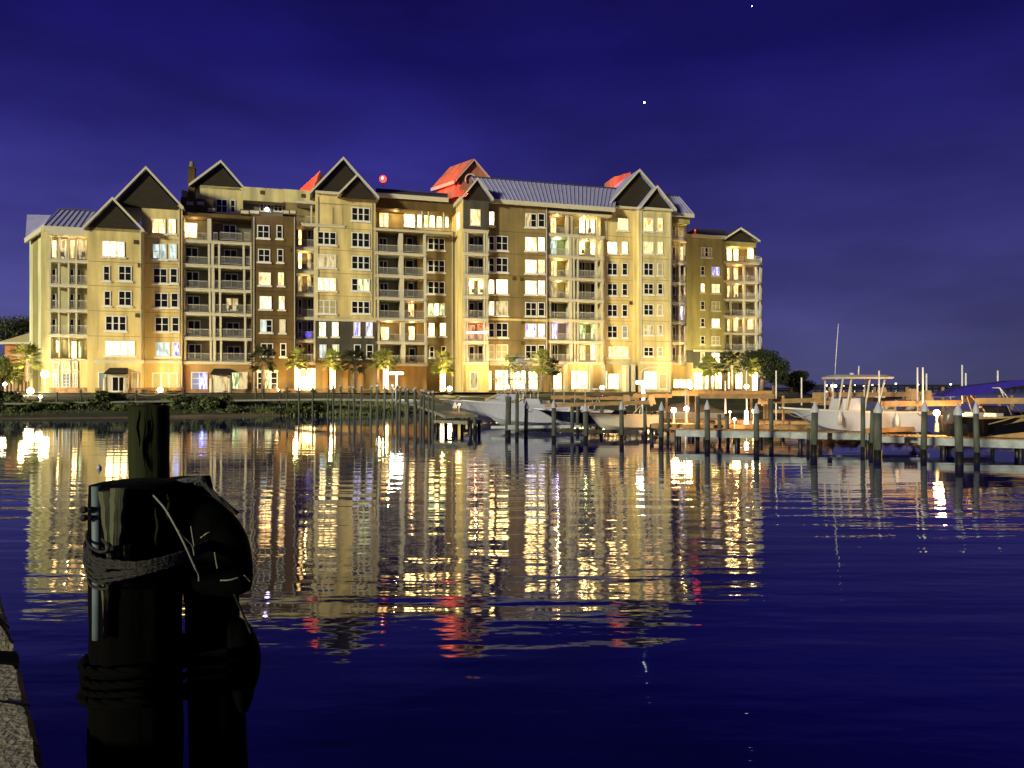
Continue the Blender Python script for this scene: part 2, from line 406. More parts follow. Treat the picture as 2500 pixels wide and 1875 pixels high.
# doors on the balcony back walls
for i in range(6):
    y=[585,645,704,763,823,881][i]; k=i*2
    s1='W' if i==0 else 'd'; s2='y' if i==3 else 'd'
    win(450+k,482+k,y-41,y-4,2,s1,bC,False,'balcony_door',rows=1)
    win(545+k,577+k,y-36,y-2,2,s2,bC,False,'balcony_door',rows=1)
inlight(478,540,2.2,70,(1,.72,.35)); inlight(560,715,2.2,16,(1,.7,.3))
win(467,507,908,953,2,'pb',vC+.2,False,rows=3); win(565,605,908,950,2,'gy',vC+.2,False,rows=1)
entry(522,562,900,915,918,vC+.2,'y')
bl=MB(); c_=(UV(493,.9),.75,ZZ(493,931,.9)); bl.ball(c_,.24,10); bl.build('window_lamp',emat('lamp_blue',(.10,.12,1),38),bld)
wbox(443,612,950,962,vC,vC+.2,stone,'stone_plinth')
# penthouse with gable behind C
sec(488,593,455,6.2,cream2,vb=14)
gable(462,599,540,457,394,6.2,9)
win(505,524,486,512,1,'d',6.2,False); win(527,556,486,520,2,'d',6.2,False); win(562,575,488,520,1,'d',6.2,False)
b=MB(); ch=6.0
b.box(UV(459,ch),UV(475,ch),ch,ch+1.3,ZZ(467,486,ch),ZZ(467,408,ch)); b.box(UV(457.5,ch),UV(476.5,ch),ch-.12,ch+1.42,ZZ(467,410,ch),ZZ(467,407,ch)); b.build('chimney',brown,bld)
b=MB(); b.cyl((UV(467,ch),ch+.6,ZZ(467,407,ch)),(UV(467,ch),ch+.6,ZZ(467,392,ch)),.34,.25,10,0); b.build('chimney_pot',tan,bld)
wbox(443,456,464,486,6.5,9,cream2,'parapet')
for (a,b_) in ((455,472),(481,498),(507,525)): wbox(a,b_,492 if a<500 else 508,500 if a<500 else 516,3.45,3.6,trim,'parapet_panel')

# ---- section D brown tower -------------------------------------------
vD=.7
sec(614,723,527,vD,brown)
b_=MB()
wbox(586,634,512,524,vD-.1,1.8,brown,'parapet'); wbox(690,724,513,524,vD-.1,1.8,brown,'parapet')
for (a,c) in ((588,607),(610,632),(692,705),(708,722)): wbox(a,c,514,521,vD-.2,vD-.1,trim,'parapet_panel')
sec(593,700,459,5.2,cream2,ybot=492,vb=16); sec(593,845,492,7.2,backw,vb=16,ext=(1,0)); sec(690,775,464,4.6,cream2,ybot=496,vb=16)
win(634,662,497,517,3,'d',7.2,False); win(668,690,497,517,2,'d',7.2,False)
for i,(y,s1,s2) in enumerate(((550,'d','d'),(608,'d','d'),(665,'o','o'),(723,'w','w'),(780,'c','y'),(838,'d','d'))):
    k=i*1.8; win(628+k,658+k,y,y+32,2,s1 if s1!='c' else 'cd',vD); win(675+k,690+k,y,y+33,1,s2,vD)
wbox(625,680,903,908,vD-.1,vD,trim,'arch_trim')
win(628,678,908,952,3,'dgd',vD,False,rows=3)
wbox(616,724,949,962,vD-.15,vD,stone,'stone_plinth')
belt(616,660,886,vD,.2,tan)
bl=MB(); c_=(UV(652,.3),-.1,ZZ(652,513,.3)); bl.ball(c_,.26,10); o=bl.build('terrace_lamp',emat('lamp_violet',(.7,.6,1),25),bld); light((c_[0],c_[1]-.5,c_[2]+.3),40,(.45,.35,1),.1,parent=bld)

# ---- section E balconies ----------------------------------------------
vE,bE=1.6,4.0
sec(716,774,497,bE,tan,ybot=885,ext=(1,1)); sec(716,774,885,vE+.2,brown,ext=(.5,0))
balcony(724,840,547,vE-.3,bE+3,rails=((724,758),(762,770),(776,812),(816,836)),cols=((758,762),(771,775),(812,816),(834,839)),ytop=498)
wbox(724,840,494,499,vE-.3,5,trim,'fascia')
win(733,756,507,544,2,'d',7.0,False,'balcony_door'); win(778,802,509,545,2,'d',7.0,False,'balcony_door')
for y,st in ((604,'d'),(661,'w'),(717,'y'),(774,'d'),(829,'d'),(884,'d')):
    balcony(725,770,y,vE,bE+.1,cols=((766,770),),ytop=y-55,rails=((725,766),))
    win(727,738,y-44,y-4,1,'o' if y==604 else st,bE,False,'balcony_door'); win(750,760,y-45,y-4,1,st if st!='w' else 'y',bE,False,'balcony_door')
inlight(745,625,3.0,45,(1,.75,.3)); inlight(745,682,3.0,45,(1,.75,.3))
bl=MB(); c_=(UV(753,vE+.6),vE+.6,ZZ(753,817,vE+.6)); bl.ball(c_,.42,12); bl.build('lantern',emat('lamp_purple',(.12,.06,.9),1.1),bld)
pl=mat('plaster_lit',(.6,.3,.12),.8)
b=win(735,771,898,954,2,'W',vE+.1,False,'shop_front',rows=1)
light((UV(752,-.5),-.8,1.8),160,(1,.33,.10),.2,parent=bld)

# ---- section F ----------------------------------------------------------
vF=1.3
sec(770,917,473,vF,cream,ybot=779); sec(770,917,779,vF-.15,dkgrey,ybot=885); sec(770,917,885,vF,tan)
sec(770,845,500,vF-.004,cream,ybot=547,vb=1.9)if False else None
gable(757,922,838,476,386,vF+.2,12); gable(824,925,873,479,426,vF-1.0,6)
wbox(770,919,470,476,vF-.5,vF,trim,'fascia')
for (y0,y1,st) in ((566,598,'d'),(621,654,'y'),(678,710,'w'),(733,766,'k')): win(774,821,y0,y1,3,st,vF)
for (y0,y1,st) in ((507,540,'d'),(568,604,'d'),(625,658,'d'),(680,711,'dgg'),(735,766,'d')): win(858,903,y0,y1,3,st,vF)
vf2=vF-.15
for (x,s1,s2) in ((779,'W','c'),(810,'w','g'),(863,'b','d'),(893,'b','d')):
    win(x,x+17,786,822,1,s1,vf2); win(x+1,x+18,841,876,1,s2,vf2)
belt(770,917,781,vf2,.2)
for x in (788,838,875): wbox(x,x+12,885,956,vF-.25,vF,orange,'pilaster')
belt(770,917,888,vF,.15,tan)

# ---- section G balconies ------------------------------------------------
vG,bG=1.4,4.2
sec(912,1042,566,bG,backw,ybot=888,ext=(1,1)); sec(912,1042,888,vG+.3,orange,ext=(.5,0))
wbox(917,1038,560,568,vG-.1,4.5,brown,'parapet')
for i,(y,) in enumerate(((617,),(672,),(727,),(777.5,),(834,),(887,))):
    k=i*1.2
    rr=((922+k,974+k),(984+k,1034+k))
    balcony(916+k*.7,1039+k*.5,y,vG,bG+.1,cols=((916+k,922+k),(974+k,984+k),(1034+k*.6,1040+k*.6)),ytop=y-53,rails=rr)
    wbox(975+k,983+k,y-48,y,vG+.4,bG,trim,'partition_wall')
    s1,s2=('w','w') if i==4 else (('d','o') if i==3 else ('d','d'))
    win(924+k,945+k,y-36,y-3,2,s1,bG,False,'balcony_door',rows=1)
    win((992 if i!=1 else 988)+k,1008+k,y-37,y-3,1,s2,bG,False,'balcony_door',rows=1)
    win(1020+k,1030+k,y-40,y-3,1,'d' if i not in (3,4) else 'W',bG,False,'balcony_door',rows=1)
balcony(914,1100,562,vG-.1,8,th=.3)
inlight(948,790,2.6,170,(1,.62,.22)); inlight(1006,790,2.6,90,(1,.6,.22)); inlight(1005,742,2.6,22,(1,.6,.3))
# terrace penthouse
sec(914,1100,512,6.0,cream,ybot=560,vb=16,ext=(1,1))
sec(914,1096,484,3.0,brown,ybot=512,vb=16,ext=(.3,1.2))
shedroof('roof_parapet',918,1093,473,480,464,474,2.6,7,m=roofd,ribs=False)
for (a,c,st) in ((925,949,'o'),(985,1014,'W'),(1017,1031,'W'),(1034,1046,'W'),(1048,1062,'W'),(1065,1080,'w'),(1086,1096,'W')): win(a,c,519,556,2 if c-a>20 else 1,st,6.0,False,rows=1)
for x in (1029,1045,1082): wbox(x,x+2.5,513,560,3.2,3.4,trim,'column')
inlight(965,520,4.5,120,(1,.72,.34)); inlight(1050,520,4.5,120,(1,.72,.34))

# ---- section H and the return wall --------------------------------------
vH=3.4; vJ=-1.4
sec(1036,1108,563,vH,tan,ext=(1,1.2))
for (y0,y1,st) in ((581,611,'d'),(635,665,'d'),(687,718,'d'),(740,771,'gWg')): win(1044,1086,y0,y1,3,st,vH)
win(1046,1061,788,821,1,'W',vH); win(1073,1089,788,821,1,'W',vH); win(1048,1060,845,873,1,'d',vH); win(1077,1089,845,873,1,'d',vH)
b=MB(); uJ=UV(1129,vJ); b.box(uJ,uJ+.22,vJ,20,-.4,ZZ(1131,483,vJ)); b.build('return_wall',cream,bld)
b=MB(); b.box(uJ-.09,uJ-.004,.6,2.0,ZZ(1115,558,1),ZZ(1115,520,1)); b.build('side_window',PANE['w'],bld)
b=MB(); b.box(uJ-.4,uJ+.0,vJ,12,ZZ(1131,489,vJ),ZZ(1131,483,vJ)+.1); b.build('fascia',trim,bld)

# ---- section J ------------------------------------------------------------
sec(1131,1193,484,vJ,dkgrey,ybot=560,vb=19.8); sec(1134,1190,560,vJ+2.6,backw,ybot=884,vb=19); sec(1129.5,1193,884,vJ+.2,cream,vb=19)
gable(1127,1203,1164,484,436,vJ-.1,8)
win(1148,1173,511,551,2,'o',vJ,False)
for i,y in enumerate((561,617,671,722,777,832,883)):
    balcony(1133,1190,y,vJ,vJ+2.7,th=.45,cols=((1133,1137),(1139,1143),(1182,1185),(1187,1191)) if i else (),ytop=y-53,rails=((1139,1186),) if i else ((1172,1189),))
    if i:
        st={3:'W',5:'r',4:'d'}.get(i,'d')
        win(1144,1158,y-38,y-3,1,st,vJ+2.6,False,'balcony_door',rows=1); win(1166,1180,y-40,y-3,1,'W' if i in(3,) else ('r' if i==5 else 'd'),vJ+2.6,False,'balcony_door',rows=1)
inlight(1160,686,vJ+1.2,120,(1,.72,.32)); inlight(1160,792,vJ+1.2,130,(1,.25,.10)); 
b=MB(); b.bar((UV(1140,vJ-.1),vJ-.1,ZZ(1140,812,vJ)),(UV(1190,vJ-.1),vJ-.1,ZZ(1190,811,vJ)),.1,.22); b.build('railing_lights',emat('rope_light',(1,.75,.55),9),bld)

# ---- section K ---------------------------------------------------------------
vK=0.
sec(1191,1338,489,vK,tan,ext=(0,0))
win(1193,1207,516,551,1,'W',vK)
for (y,st,s2) in ((576,'d','d'),(629,'d','d'),(682,'W','W'),(735,'w','y'),(788,'d','d'),(841,'k','k')):
    win(1192,1207,y,y+36,1,st,vK); win(1210,1240,y,y+36,2,s2,vK)
for (y,st,s2) in ((521,'yd','d'),(579,'W','W'),(634,'w','o'),(685,'W','W'),(738,'d','d'),(790,'v','v'),(842,'d','d')):
    win(1282,1310,y,y+34,2,st,vK); win(1313,1330,y,y+34,1,s2,vK)
belt(1195,1337,780,vK,.2,cream); belt(1195,1337,884,vK,.5)

# ---- section L balconies ---------------------------------------------------
vL,bL=.3,3.0
sec(1336,1478,506,bL,olive,ybot=884,ext=(1,1)); sec(1338,1494,500,vL-.004+.01,tan,ybot=521,vb=3)
wbox(1337,1494,519,524,vL-.15,3.1,trim,'fascia')
sec(1336,1480,884,vL+.3,cream,ext=(0,0))
for i,y in enumerate((573,625,678,730.5,780,832,883)):
    k=i*.6
    cc=((1338+k,1342+k),(1388+k,1395+k),(1398+k,1402+k),(1410,1413),(1455,1459),(1468,1473))
    if i==0: cc=((1338,1341),(1382,1386),(1458,1461))
    balcony(1338,1472,y,vL,bL+.1,th=.42,cols=cc,ytop=y-51,rails=((1342+k,1388+k),(1402,1410),(1413,1455),(1459,1468)))
    wbox(1391+k,1398+k,y-46,y,vL+.45,bL,trim,'partition_wall')
    s1,s2,s3={0:('o','W','W'),1:('c','W','W'),2:('o','d','d'),3:('y','d','d'),4:('d','d','d'),5:('v','g','g'),6:('d','o','W')}[i]
    win(1343+k,1358+k,y-42,y-3,2,s1,bL,False,'balcony_door',rows=1)
    win(1413+k*.3,1428+k*.3,y-40,y-3,2,s2,bL,False,'balcony_door',rows=1)
    win(1440+k*.3,1452+k*.3,y-42,y-3,1,s3,bL,False,'balcony_door',rows=1)
    if i==0: win(1430,1438,y-40,y-3,1,'W',bL,False,'balcony_door',rows=1)
for (x,y,e_,c) in ((1360,532,70,(1,.6,.25)),(1425,532,90,(1,.75,.3)),(1360,588,120,(.72,1,.62)),(1430,588,70,(1,.85,.4)),(1362,642,80,(1,.72,.28)),(1362,694,80,(1,.78,.35)),(1362,795,70,(.55,.4,1)),(1430,795,50,(.75,.9,.35)),(1430,846,30,(1,.6,.3))): inlight(x,y,1.7,e_,c)
shedroof('metal_roof',1188,1500,487,504,438,457,-.7,5.5,xr0=1152,xr1=1512)

# ---- sections M and N ---------------------------------------------------------
vM,vN=1.5,.2
sec(1474,1566,505,vM,cream,ext=(.5,1)); sec(1560,1640,508,vN,cream2)
gable(1481,1643,1558,507,415,vM-.2,14); gable(1560,1648,1601,510,455,vN-.2,10)
wbox(1480,1562,503,508,vM-.5,vM,trim,'fascia'); wbox(1560,1644,507,513,vN-.4,vN,trim,'fascia')
win(1507,1534,532,563,2,'o',vM)
for (y,st,s2) in ((590,'W','W'),(642,'d','d'),(692,'d','d'),(743,'d','d'),(795,'d','p')):
    win(1482,1507,y,y+30,2,st,vM); win(1518,1532,y,y+30,1,s2,vM)
win(1484,1534,845,873,4,'o',vM)
for (y,h_,st,s2) in ((532,33,'o','o'),(590,30,'o','o'),(642,31,'d','k'),(692,27,'d','d'),(743,27,'d','k'),(793,25,'y','y'),(847,23,'d','k')):
    win(1571,1595,y,y+h_,2,st,vN); win(1605,1618,y,y+h_,1,s2,vN)
belt(1478,1560,884,vM,.3); belt(1562,1640,884,vN,.3)
wbox(1549,1560,515,956,.9,1.5,cream,'pilaster')
# ground floor shops and arch
for (a,c,y0,st,n) in ((1192,1200,905,'W',1),(1208,1240,903,'W',3),(1244,1284,903,'W',3),(1290,1312,906,'W',2),(1343,1371,907,'W',2)): win(a,c,y0,952,n,st,vK if a<1337 else vL+.3,False,'shop_front',rows=1)
win(1147,1167,908,950,1,'y',vJ+.2,False,'door',rows=1)
win(1394,1434,905,950,3,'W',vL+.3,False,'shop_front',rows=1)
win(1474,1482,905,950,1,'W',vM,False,'shop_front',rows=1); win(1484,1510,912,950,2,'W',vM,False,'door',rows=1); win(1512,1525,905,950,1,'y',vM,False,'shop_front',rows=1)
for x in (1378,1440,1470,1528,1543): wbox(x,x+8,890,956,vL-.3,vL+.5 if x<1474 else vM,trim,'column')
# arch recess
b=MB(); n=18; u0,u1=UV(1563,vN),UV(1633,vN); zs=ZZ(1600,912,vN); za=ZZ(1600,896,vN); um=(u0+u1)/2
pts=[(u0,-.3),(u0,zs)]+[(um-(um-u0)*math.cos(math.pi*i/n), zs+(za-zs)*math.sin(math.pi*i/n)) for i in range(1,n)]+[(u1,zs),(u1,-.3)]
for i in range(len(pts)-1):
    (a,za_),(c,zc)=pts[i],pts[i+1]; b.bar((a,vN-.12,za_),(c,vN-.12,zc),.22,.34,up=(0,1,0))
b.build('arch_trim',trim,bld)
win(1572,1604,906,950,2,'W',vN,False,'door',rows=1); win(1608,1628,912,950,1,'k',vN,False,rows=1)
# ---- section O curved balconies -------------------------------------------------
vO=1.6
sec(1636,1676,524,vO+2.4,olive,vb=15,ext=(1,0))
wbox(1636,1684,520,545,vO,vO+4,olive,'fascia')
wbox(1637,1692,885,960,vO+1.8,6,cream,'wall')
def curved(y,h=1.05,solid=False,th=.4):
    u0=UV(1640,vO); u1=UV(1692,vO); z=ZZ(1665,y,vO); r=2.6
    def pth(off,zz):
        P=[(u0,vO-off,zz),(u1-r,vO-off,zz)]
        for i in range(1,9):
            a=math.pi/2*i/8; P.append((u1-r+(r+off)*math.sin(a), vO+r-(r+off)*math.cos(a), zz))
        P.append((u1+off,vO+5,zz)); return P
    A=pth(0,z-th); m=len(A); s=MB()
    vs=[Vector(p) for p in A]+[Vector((p[0],p[1],z)) for p in A]
    s.add(vs,[tuple(range(m))[::-1],tuple(range(m,2*m))]+[(i,(i+1)%m,m+(i+1)%m,m+i) for i in range(m)])
    o=s.build('balcony',trim,bld)
    g=MB(); P=pth(-.1,z+h)
    for i in range(len(P)-1): g.bar(P[i],P[i+1],.06,.07)
    P2=pth(-.1,z+.12)
    for i in range(len(P2)-1):
        g.bar(P2[i],P2[i+1],.05,.05); a=Vector(P2[i]); c=Vector(P2[i+1]); k=max(1,int((c-a).length/.16))
        for j in range(k):
            q=a.lerp(c,j/k); g.bar(q,q+Vector((0,0,h-.12)),.025,.025)
    g.build('railing',rail,o)
    if not solid:
        for P_ in (pth(-.25,0)[2],pth(-.25,0)[5],pth(-.25,0)[8]):
            q=MB(); q.cyl((P_[0],P_[1],z),(P_[0],P_[1],z+2.9),.17,.17,10); q.build('column',trim,o,True)
for i,y in enumerate((580,640,689,737,785,835,885)):
    curved(y,solid=(i==0))
    win(1655,1668,(y-38),y-3,1,'v' if i==4 else ('o' if i==1 else 'k'),vO+2.4,False,'balcony_door',rows=1)
    win(1641,1649,(y-38),y-3,1,'d',vO+2.4,False,'balcony_door',rows=1)
inlight(1670,605,vO+1.2,60,(1,.65,.25)); inlight(1672,744,vO+1.2,45,(.8,.75,1)); inlight(1668,560,vO+1.2,40,(1,.7,.25));
shedroof('end_roof',1640,1693,519,521,478,479,vO-.5,vO+5,xr0=1620,xr1=1657)
win(1643,1690,925,948,3,'W',vO+1.8,False,'shop_front',rows=1)

# ---- far wing P, Q ---------------------------------------------------------------
bld=far
vP=15
sec(1686,1772,574,vP,olive,ybot=856,vb=28,ext=(2,0)); sec(1686,1772,856,vP-.1,dkgrey,ybot=900,vb=28,ext=(2,0)); sec(1686,1772,900,vP,cream,vb=28,ext=(2,0))
win(1711,1738,604,628,3,'kdk',vP)
for (y,h_,s1,s2) in ((650,22,'d','b'),(692,22,'w','o'),(735,21,'d','k'),(777,21,'d','W'),(820,20,'d','k'),(860,22,'k','W')):
    if y<860: win(1710,1720,y,y+h_,1,s1,vP-.0)
    else: win(1710,1720,y,y+h_,1,s1,vP-.1)
    win(1737,1757,y+1,y+h_+2,2,s2,vP if y<860 else vP-.1)
belt(1692,1768,855,vP,.3); 
bQ=vP+2.8
sec(1768,1846,580,bQ,tan,ybot=900,vb=28,ext=(.5,0)); sec(1768,1846,581,vP,olive,ybot=601,vb=27); sec(1768,1850,858,vP+.2,cream,vb=27)
for i,y in enumerate((640,687,730,771.5,812.5,855)):
    balcony(1769,1849,y,vP,bQ+.1,th=.38,cols=((1769,1772),(1784,1787),(1816,1820),(1846,1849)) if i else ((1769,1771),),ytop=y-42,rails=((1772,1784),(1787,1816),(1820,1846)))
    s1,s2={0:('W','W'),1:('o','o'),2:('o','y'),3:('k','k'),4:('o','o'),5:('k','d')}[i]
    win(1774,1786,y-33,y-3,1,s1,bQ,False,'balcony_door',rows=1); win(1790,1802,y-34,y-3,1,s1,bQ,False,'balcony_door',rows=1); win(1824,1840,y-34,y-8,1,s2 if i in (0,4) else 'k',bQ,False,'balcony_door',rows=1)
    o=MB(); z=ZZ(1850,y,vP); u=UV(1849,vP); o.cyl((u,vP+2,z-.38),(u,vP+2,z),2.0,2.0,20); q=o.build('balcony',trim,bld,False)
    o=MB()
    for j in range(14):
        a=-math.pi*.55+math.pi*.75*j/13; x_=u+1.9*math.cos(a); y_=vP+2+1.9*math.sin(a)
        o.bar((x_,y_,z),(x_,y_,z+1.05),.03,.03)
        if j: o.bar(pa,(x_,y_,z+1.05),.06,.06)
        if j in (3,7,11) and i: o.cyl((x_,y_,z),(x_,y_,z+2.6),.12,.12,8)
        pa=(x_,y_,z+1.05)
    o.build('railing',rail,q)
for (x,y,e_,c) in ((1790,610,160,(1,.75,.3)),(1830,612,80,(1,.7,.3)),(1800,655,110,(1,.45,.15)),(1800,697,70,(1,.5,.2)),(1800,780,150,(1,.6,.2)),(1835,780,80,(1,.6,.2))): inlight(x,y,vP+1.3,e_,c)
gable(1764,1852,1805,586,557,vP-.2,8,roof=roofd)
shedroof('low_roof',1690,1772,572,574,563,561,vP-.4,vP+6,m=roofd,ribs=False)
for (a,c) in ((1694,1716),(1720,1742),(1744,1762),(1776,1790),(1794,1812)): win(a,c,908,950,2,'W',vP if a<1768 else vP+.2,False,'shop_front',rows=1)
bld=condo

def downpipe(x,y0,y1,v):
    g=MB(); u=UV(x,v); a,c=ZZ(x,y1,v),ZZ(x,y0,v); g.box(u-.05,u+.05,v-.12,v-.01,a,c)
    for k in range(5): z=a+(c-a)*(k+.5)/5; g.box(u-.08,u+.08,v-.14,v-.005,z-.04,z+.04)
    g.build('downpipe',rail,bld)
for q in ((344,566,950,vA),(438,510,950,vB),(620,530,950,vD),(719,530,950,vD),(776,480,775,vF),(908,480,775,vF),(1038,566,880,vG-.2),(1104,566,950,vH),(1334,508,880,vK),(1480,524,880,vM),(1566,516,880,vN),(1636,516,880,vN)): downpipe(*q)
def vent(x,y,v,s=.25):
    g=MB(); u,z=UV(x,v),ZZ(x,y,v); g.box(u-s,u+s,v-.1,v-.004,z-s,z+s)
    for k in range(4): g.box(u-s*.8,u+s*.8,v-.14,v-.1,z-s*.8+k*s*.45,z-s*.65+k*s*.45)
    g.build('wall_vent',brown,bld)
for q in ((332,591,vA),(336,770,vA),(640,470,5.2),(740,478,4.6),(706,610,vD),(1540,740,vM),(1255,680,vK),(1274,682,vK),(1276,787,vK),(1276,838,vK),(342,648,vA)): vent(*q)
joint=mat('joint_line_paint',(.30,.22,.10),.9,.1,1)  # thin darker strips mark the stucco control joints
def jline(x0,x1,y,v,m=joint):
    g=MB(); z=ZZ((x0+x1)/2,y,v); g.box(UV(x0,v)+.05,UV(x1,v)-.05,v-.012,v-.003,z-.035,z+.035); g.build('control_joint',m,bld)
for y in (640,699,760,821): jline(214,346,y,vA)
for y in (584,644,703,763,824): jline(350,438,y,vB)
for y in (500,558,612,668,723): jline(772,914,y,vF)
for y in (578,632,684,734,784,833): jline(1482,1560,y,vM); jline(1566,1636,y,vN)
for y in (567,621,674,727,832): jline(1196,1334,y,vK,brown)
for y in (600,656,712,770,827): jline(618,720,y,vD,mat('joint_dark',(.05,.03,.01),.9))
for v,x in ((vA,300),(vA,235),(vB,395),(vF,846),(vM,1516),(vN,1600)):
    g=MB(); u=UV(x+ (0 if v!=vA else 4),v); g.box(u-.02,u+.02,v-.011,v-.003,6.9-BZ+.1,8.0); g.build('control_joint',joint,bld)
# ---- red lit cupola and roof pieces (red lamp light also put into the stucco colour) ----
vr=11
pale=mat('stucco_roof_redlit',(.40,.15,.09),.8,.05,1)
def cp(px,py,back=0):
    u,z=UV(px,vr),ZZ(px,py,vr); return Vector((u-2.1*back,vr+4.5*back,z))
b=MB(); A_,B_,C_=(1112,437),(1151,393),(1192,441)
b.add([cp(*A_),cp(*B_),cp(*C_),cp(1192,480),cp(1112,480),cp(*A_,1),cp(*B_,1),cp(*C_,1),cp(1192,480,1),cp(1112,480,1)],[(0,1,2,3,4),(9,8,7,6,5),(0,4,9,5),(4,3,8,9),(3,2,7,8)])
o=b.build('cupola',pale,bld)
b=MB(); up=Vector((0,0,.28)); f_=Vector((.28,-.38,0))
def cq(p,back,off): 
    q=cp(p[0],p[1],back); return q+(f_ if not back else -f_)+off
LA,LC=(1104,446),(1200,450)
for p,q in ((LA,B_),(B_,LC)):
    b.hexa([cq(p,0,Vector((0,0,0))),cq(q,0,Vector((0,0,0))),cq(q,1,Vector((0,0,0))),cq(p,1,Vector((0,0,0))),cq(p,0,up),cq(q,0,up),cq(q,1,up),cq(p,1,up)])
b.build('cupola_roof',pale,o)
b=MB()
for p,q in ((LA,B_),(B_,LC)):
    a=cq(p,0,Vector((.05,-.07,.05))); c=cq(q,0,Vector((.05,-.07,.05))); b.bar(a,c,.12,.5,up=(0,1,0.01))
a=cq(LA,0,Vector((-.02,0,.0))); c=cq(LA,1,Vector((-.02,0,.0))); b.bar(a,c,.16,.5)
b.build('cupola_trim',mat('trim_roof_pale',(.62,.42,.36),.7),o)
b=MB()
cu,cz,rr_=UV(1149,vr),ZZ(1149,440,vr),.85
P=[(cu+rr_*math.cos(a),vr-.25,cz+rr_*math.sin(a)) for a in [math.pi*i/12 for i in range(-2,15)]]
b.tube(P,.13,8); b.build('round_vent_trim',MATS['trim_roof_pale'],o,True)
wr=8
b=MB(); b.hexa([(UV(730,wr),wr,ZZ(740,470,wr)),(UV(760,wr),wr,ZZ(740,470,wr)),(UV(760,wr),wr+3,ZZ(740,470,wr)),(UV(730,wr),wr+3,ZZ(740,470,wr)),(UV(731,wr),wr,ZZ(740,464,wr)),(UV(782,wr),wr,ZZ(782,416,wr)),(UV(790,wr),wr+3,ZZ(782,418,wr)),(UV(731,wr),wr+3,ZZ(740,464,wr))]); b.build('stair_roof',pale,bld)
wr=9
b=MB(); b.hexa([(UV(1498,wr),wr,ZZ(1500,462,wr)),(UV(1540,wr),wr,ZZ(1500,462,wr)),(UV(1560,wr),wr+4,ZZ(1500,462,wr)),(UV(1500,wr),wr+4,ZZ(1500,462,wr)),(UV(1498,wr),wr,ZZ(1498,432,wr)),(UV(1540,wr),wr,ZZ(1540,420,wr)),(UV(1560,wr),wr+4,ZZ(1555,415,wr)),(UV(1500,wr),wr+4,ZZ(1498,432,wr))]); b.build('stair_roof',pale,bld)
RED=(1,.05,.02)
def redl(px,py,v,en,ax,ay,av,size=80):
    a=(UV(px,v),v,ZZ(px,py,v)); t=(UV(ax,av),av,ZZ(ax,ay,av)); light(a,en,RED,.3,'SPOT',bld,t,size,.5)
redl(1150,500,4.0,8500,1145,430,vr,65); redl(1040,440,9,5000,1090,430,vr+2,60)
redl(725,420,3,5000,755,440,8,50); redl(1480,440,4,5000,1515,430,9,45)
fz=far; 
def redlamp(px,py,v,par):
    g=MB(); c=(UV(px,v),v,ZZ(px,py,v)); g.ball(c,.16,8); g.cyl((c[0],c[1],c[2]-.6),c,.04,.04,6); g.build('red_lamp',emat('lamp_red_small',(1,.12,.06),1.6),par)
redlamp(1697,562,vP-.2,far)
a=(UV(1700,vP-1.5),vP-1.5,ZZ(1700,556,vP)); light(a,45,RED,.7,parent=bld)

ch0=None
def bchair(px,py,v,label,face=0):
    global ch0
    u=UV(px,v); z=ZZ(px,py,v); p=Vector((u*cs-v*sn, BY+u*sn+v*cs, z+BZ))
    if ch0 is None:
        ch0=empty('balcony_chair',(0,0,0))
        g=MB(); g.box(-.27,.27,-.27,.27,.40,.46); g.build('seat',gabled,ch0)
        g=MB(); g.box(-.27,.27,.22,.28,.46,.98); g.build('backrest',gabled,ch0)
        for a in (-.24,.24):
            for c in (-.24,.24): g=MB(); g.box(a-.025,a+.025,c-.025,c+.025,0,.40); g.build('leg',gabled,ch0)
        o=ch0
    else: o=copy_tree(ch0)
    o.location=p; o.rotation_euler=(0,0,TH+face); tag(o,label,'chair','dark chairs out on the balconies')
for (x,y,v,f) in ((152,634,.6,.4),(200,634,.6,-.5),(490,585,2.2,.9),(530,763,2.2,.5),(560,763,2.2,-.6),(585,763,2.2,2.0),(745,661,2.8,.5),(755,717,2.8,-.4),(930,834,2.8,.6),(955,834,2.8,-.6),(1000,778,2.8,.3),(1157,722,.2,.3),(1175,722,.2,-.5),(1365,573,1.6,.3),(1440,573,1.6,-.3),(1375,678,1.6,.5),(1425,625,1.6,.2),(1372,730,1.6,.1),(1652,737,2.6,.4),(1800,731,16,.3),(1830,687,16,-.3),(1832,771,16,.6)):
    bchair(x,y,v,'dark chair standing out on one of the balconies',f)
# ================================================================== warning light mast
p=W(935,437,150); m_=empty('warning_light_mast',(p.x,p.y,3),0,'glowing red warning light above the brown parapet, left of the red cupola','warning light')
b=MB(); b.cyl((0,0,0),(0,0,p.z-3.2),.10,.05,6); b.build('mast',gabled,m_)
b=MB(); b.ball((0,0,p.z-3),.72,14); b.build('lamp_globe',emat('lamp_red',(1,.035,.02),5),m_,True)
b=MB(); b.ball((0,-.55,p.z-3),.25,12); b.build('lamp_core',emat('lamp_red_core',(1,.8,.7),12),m_,True)

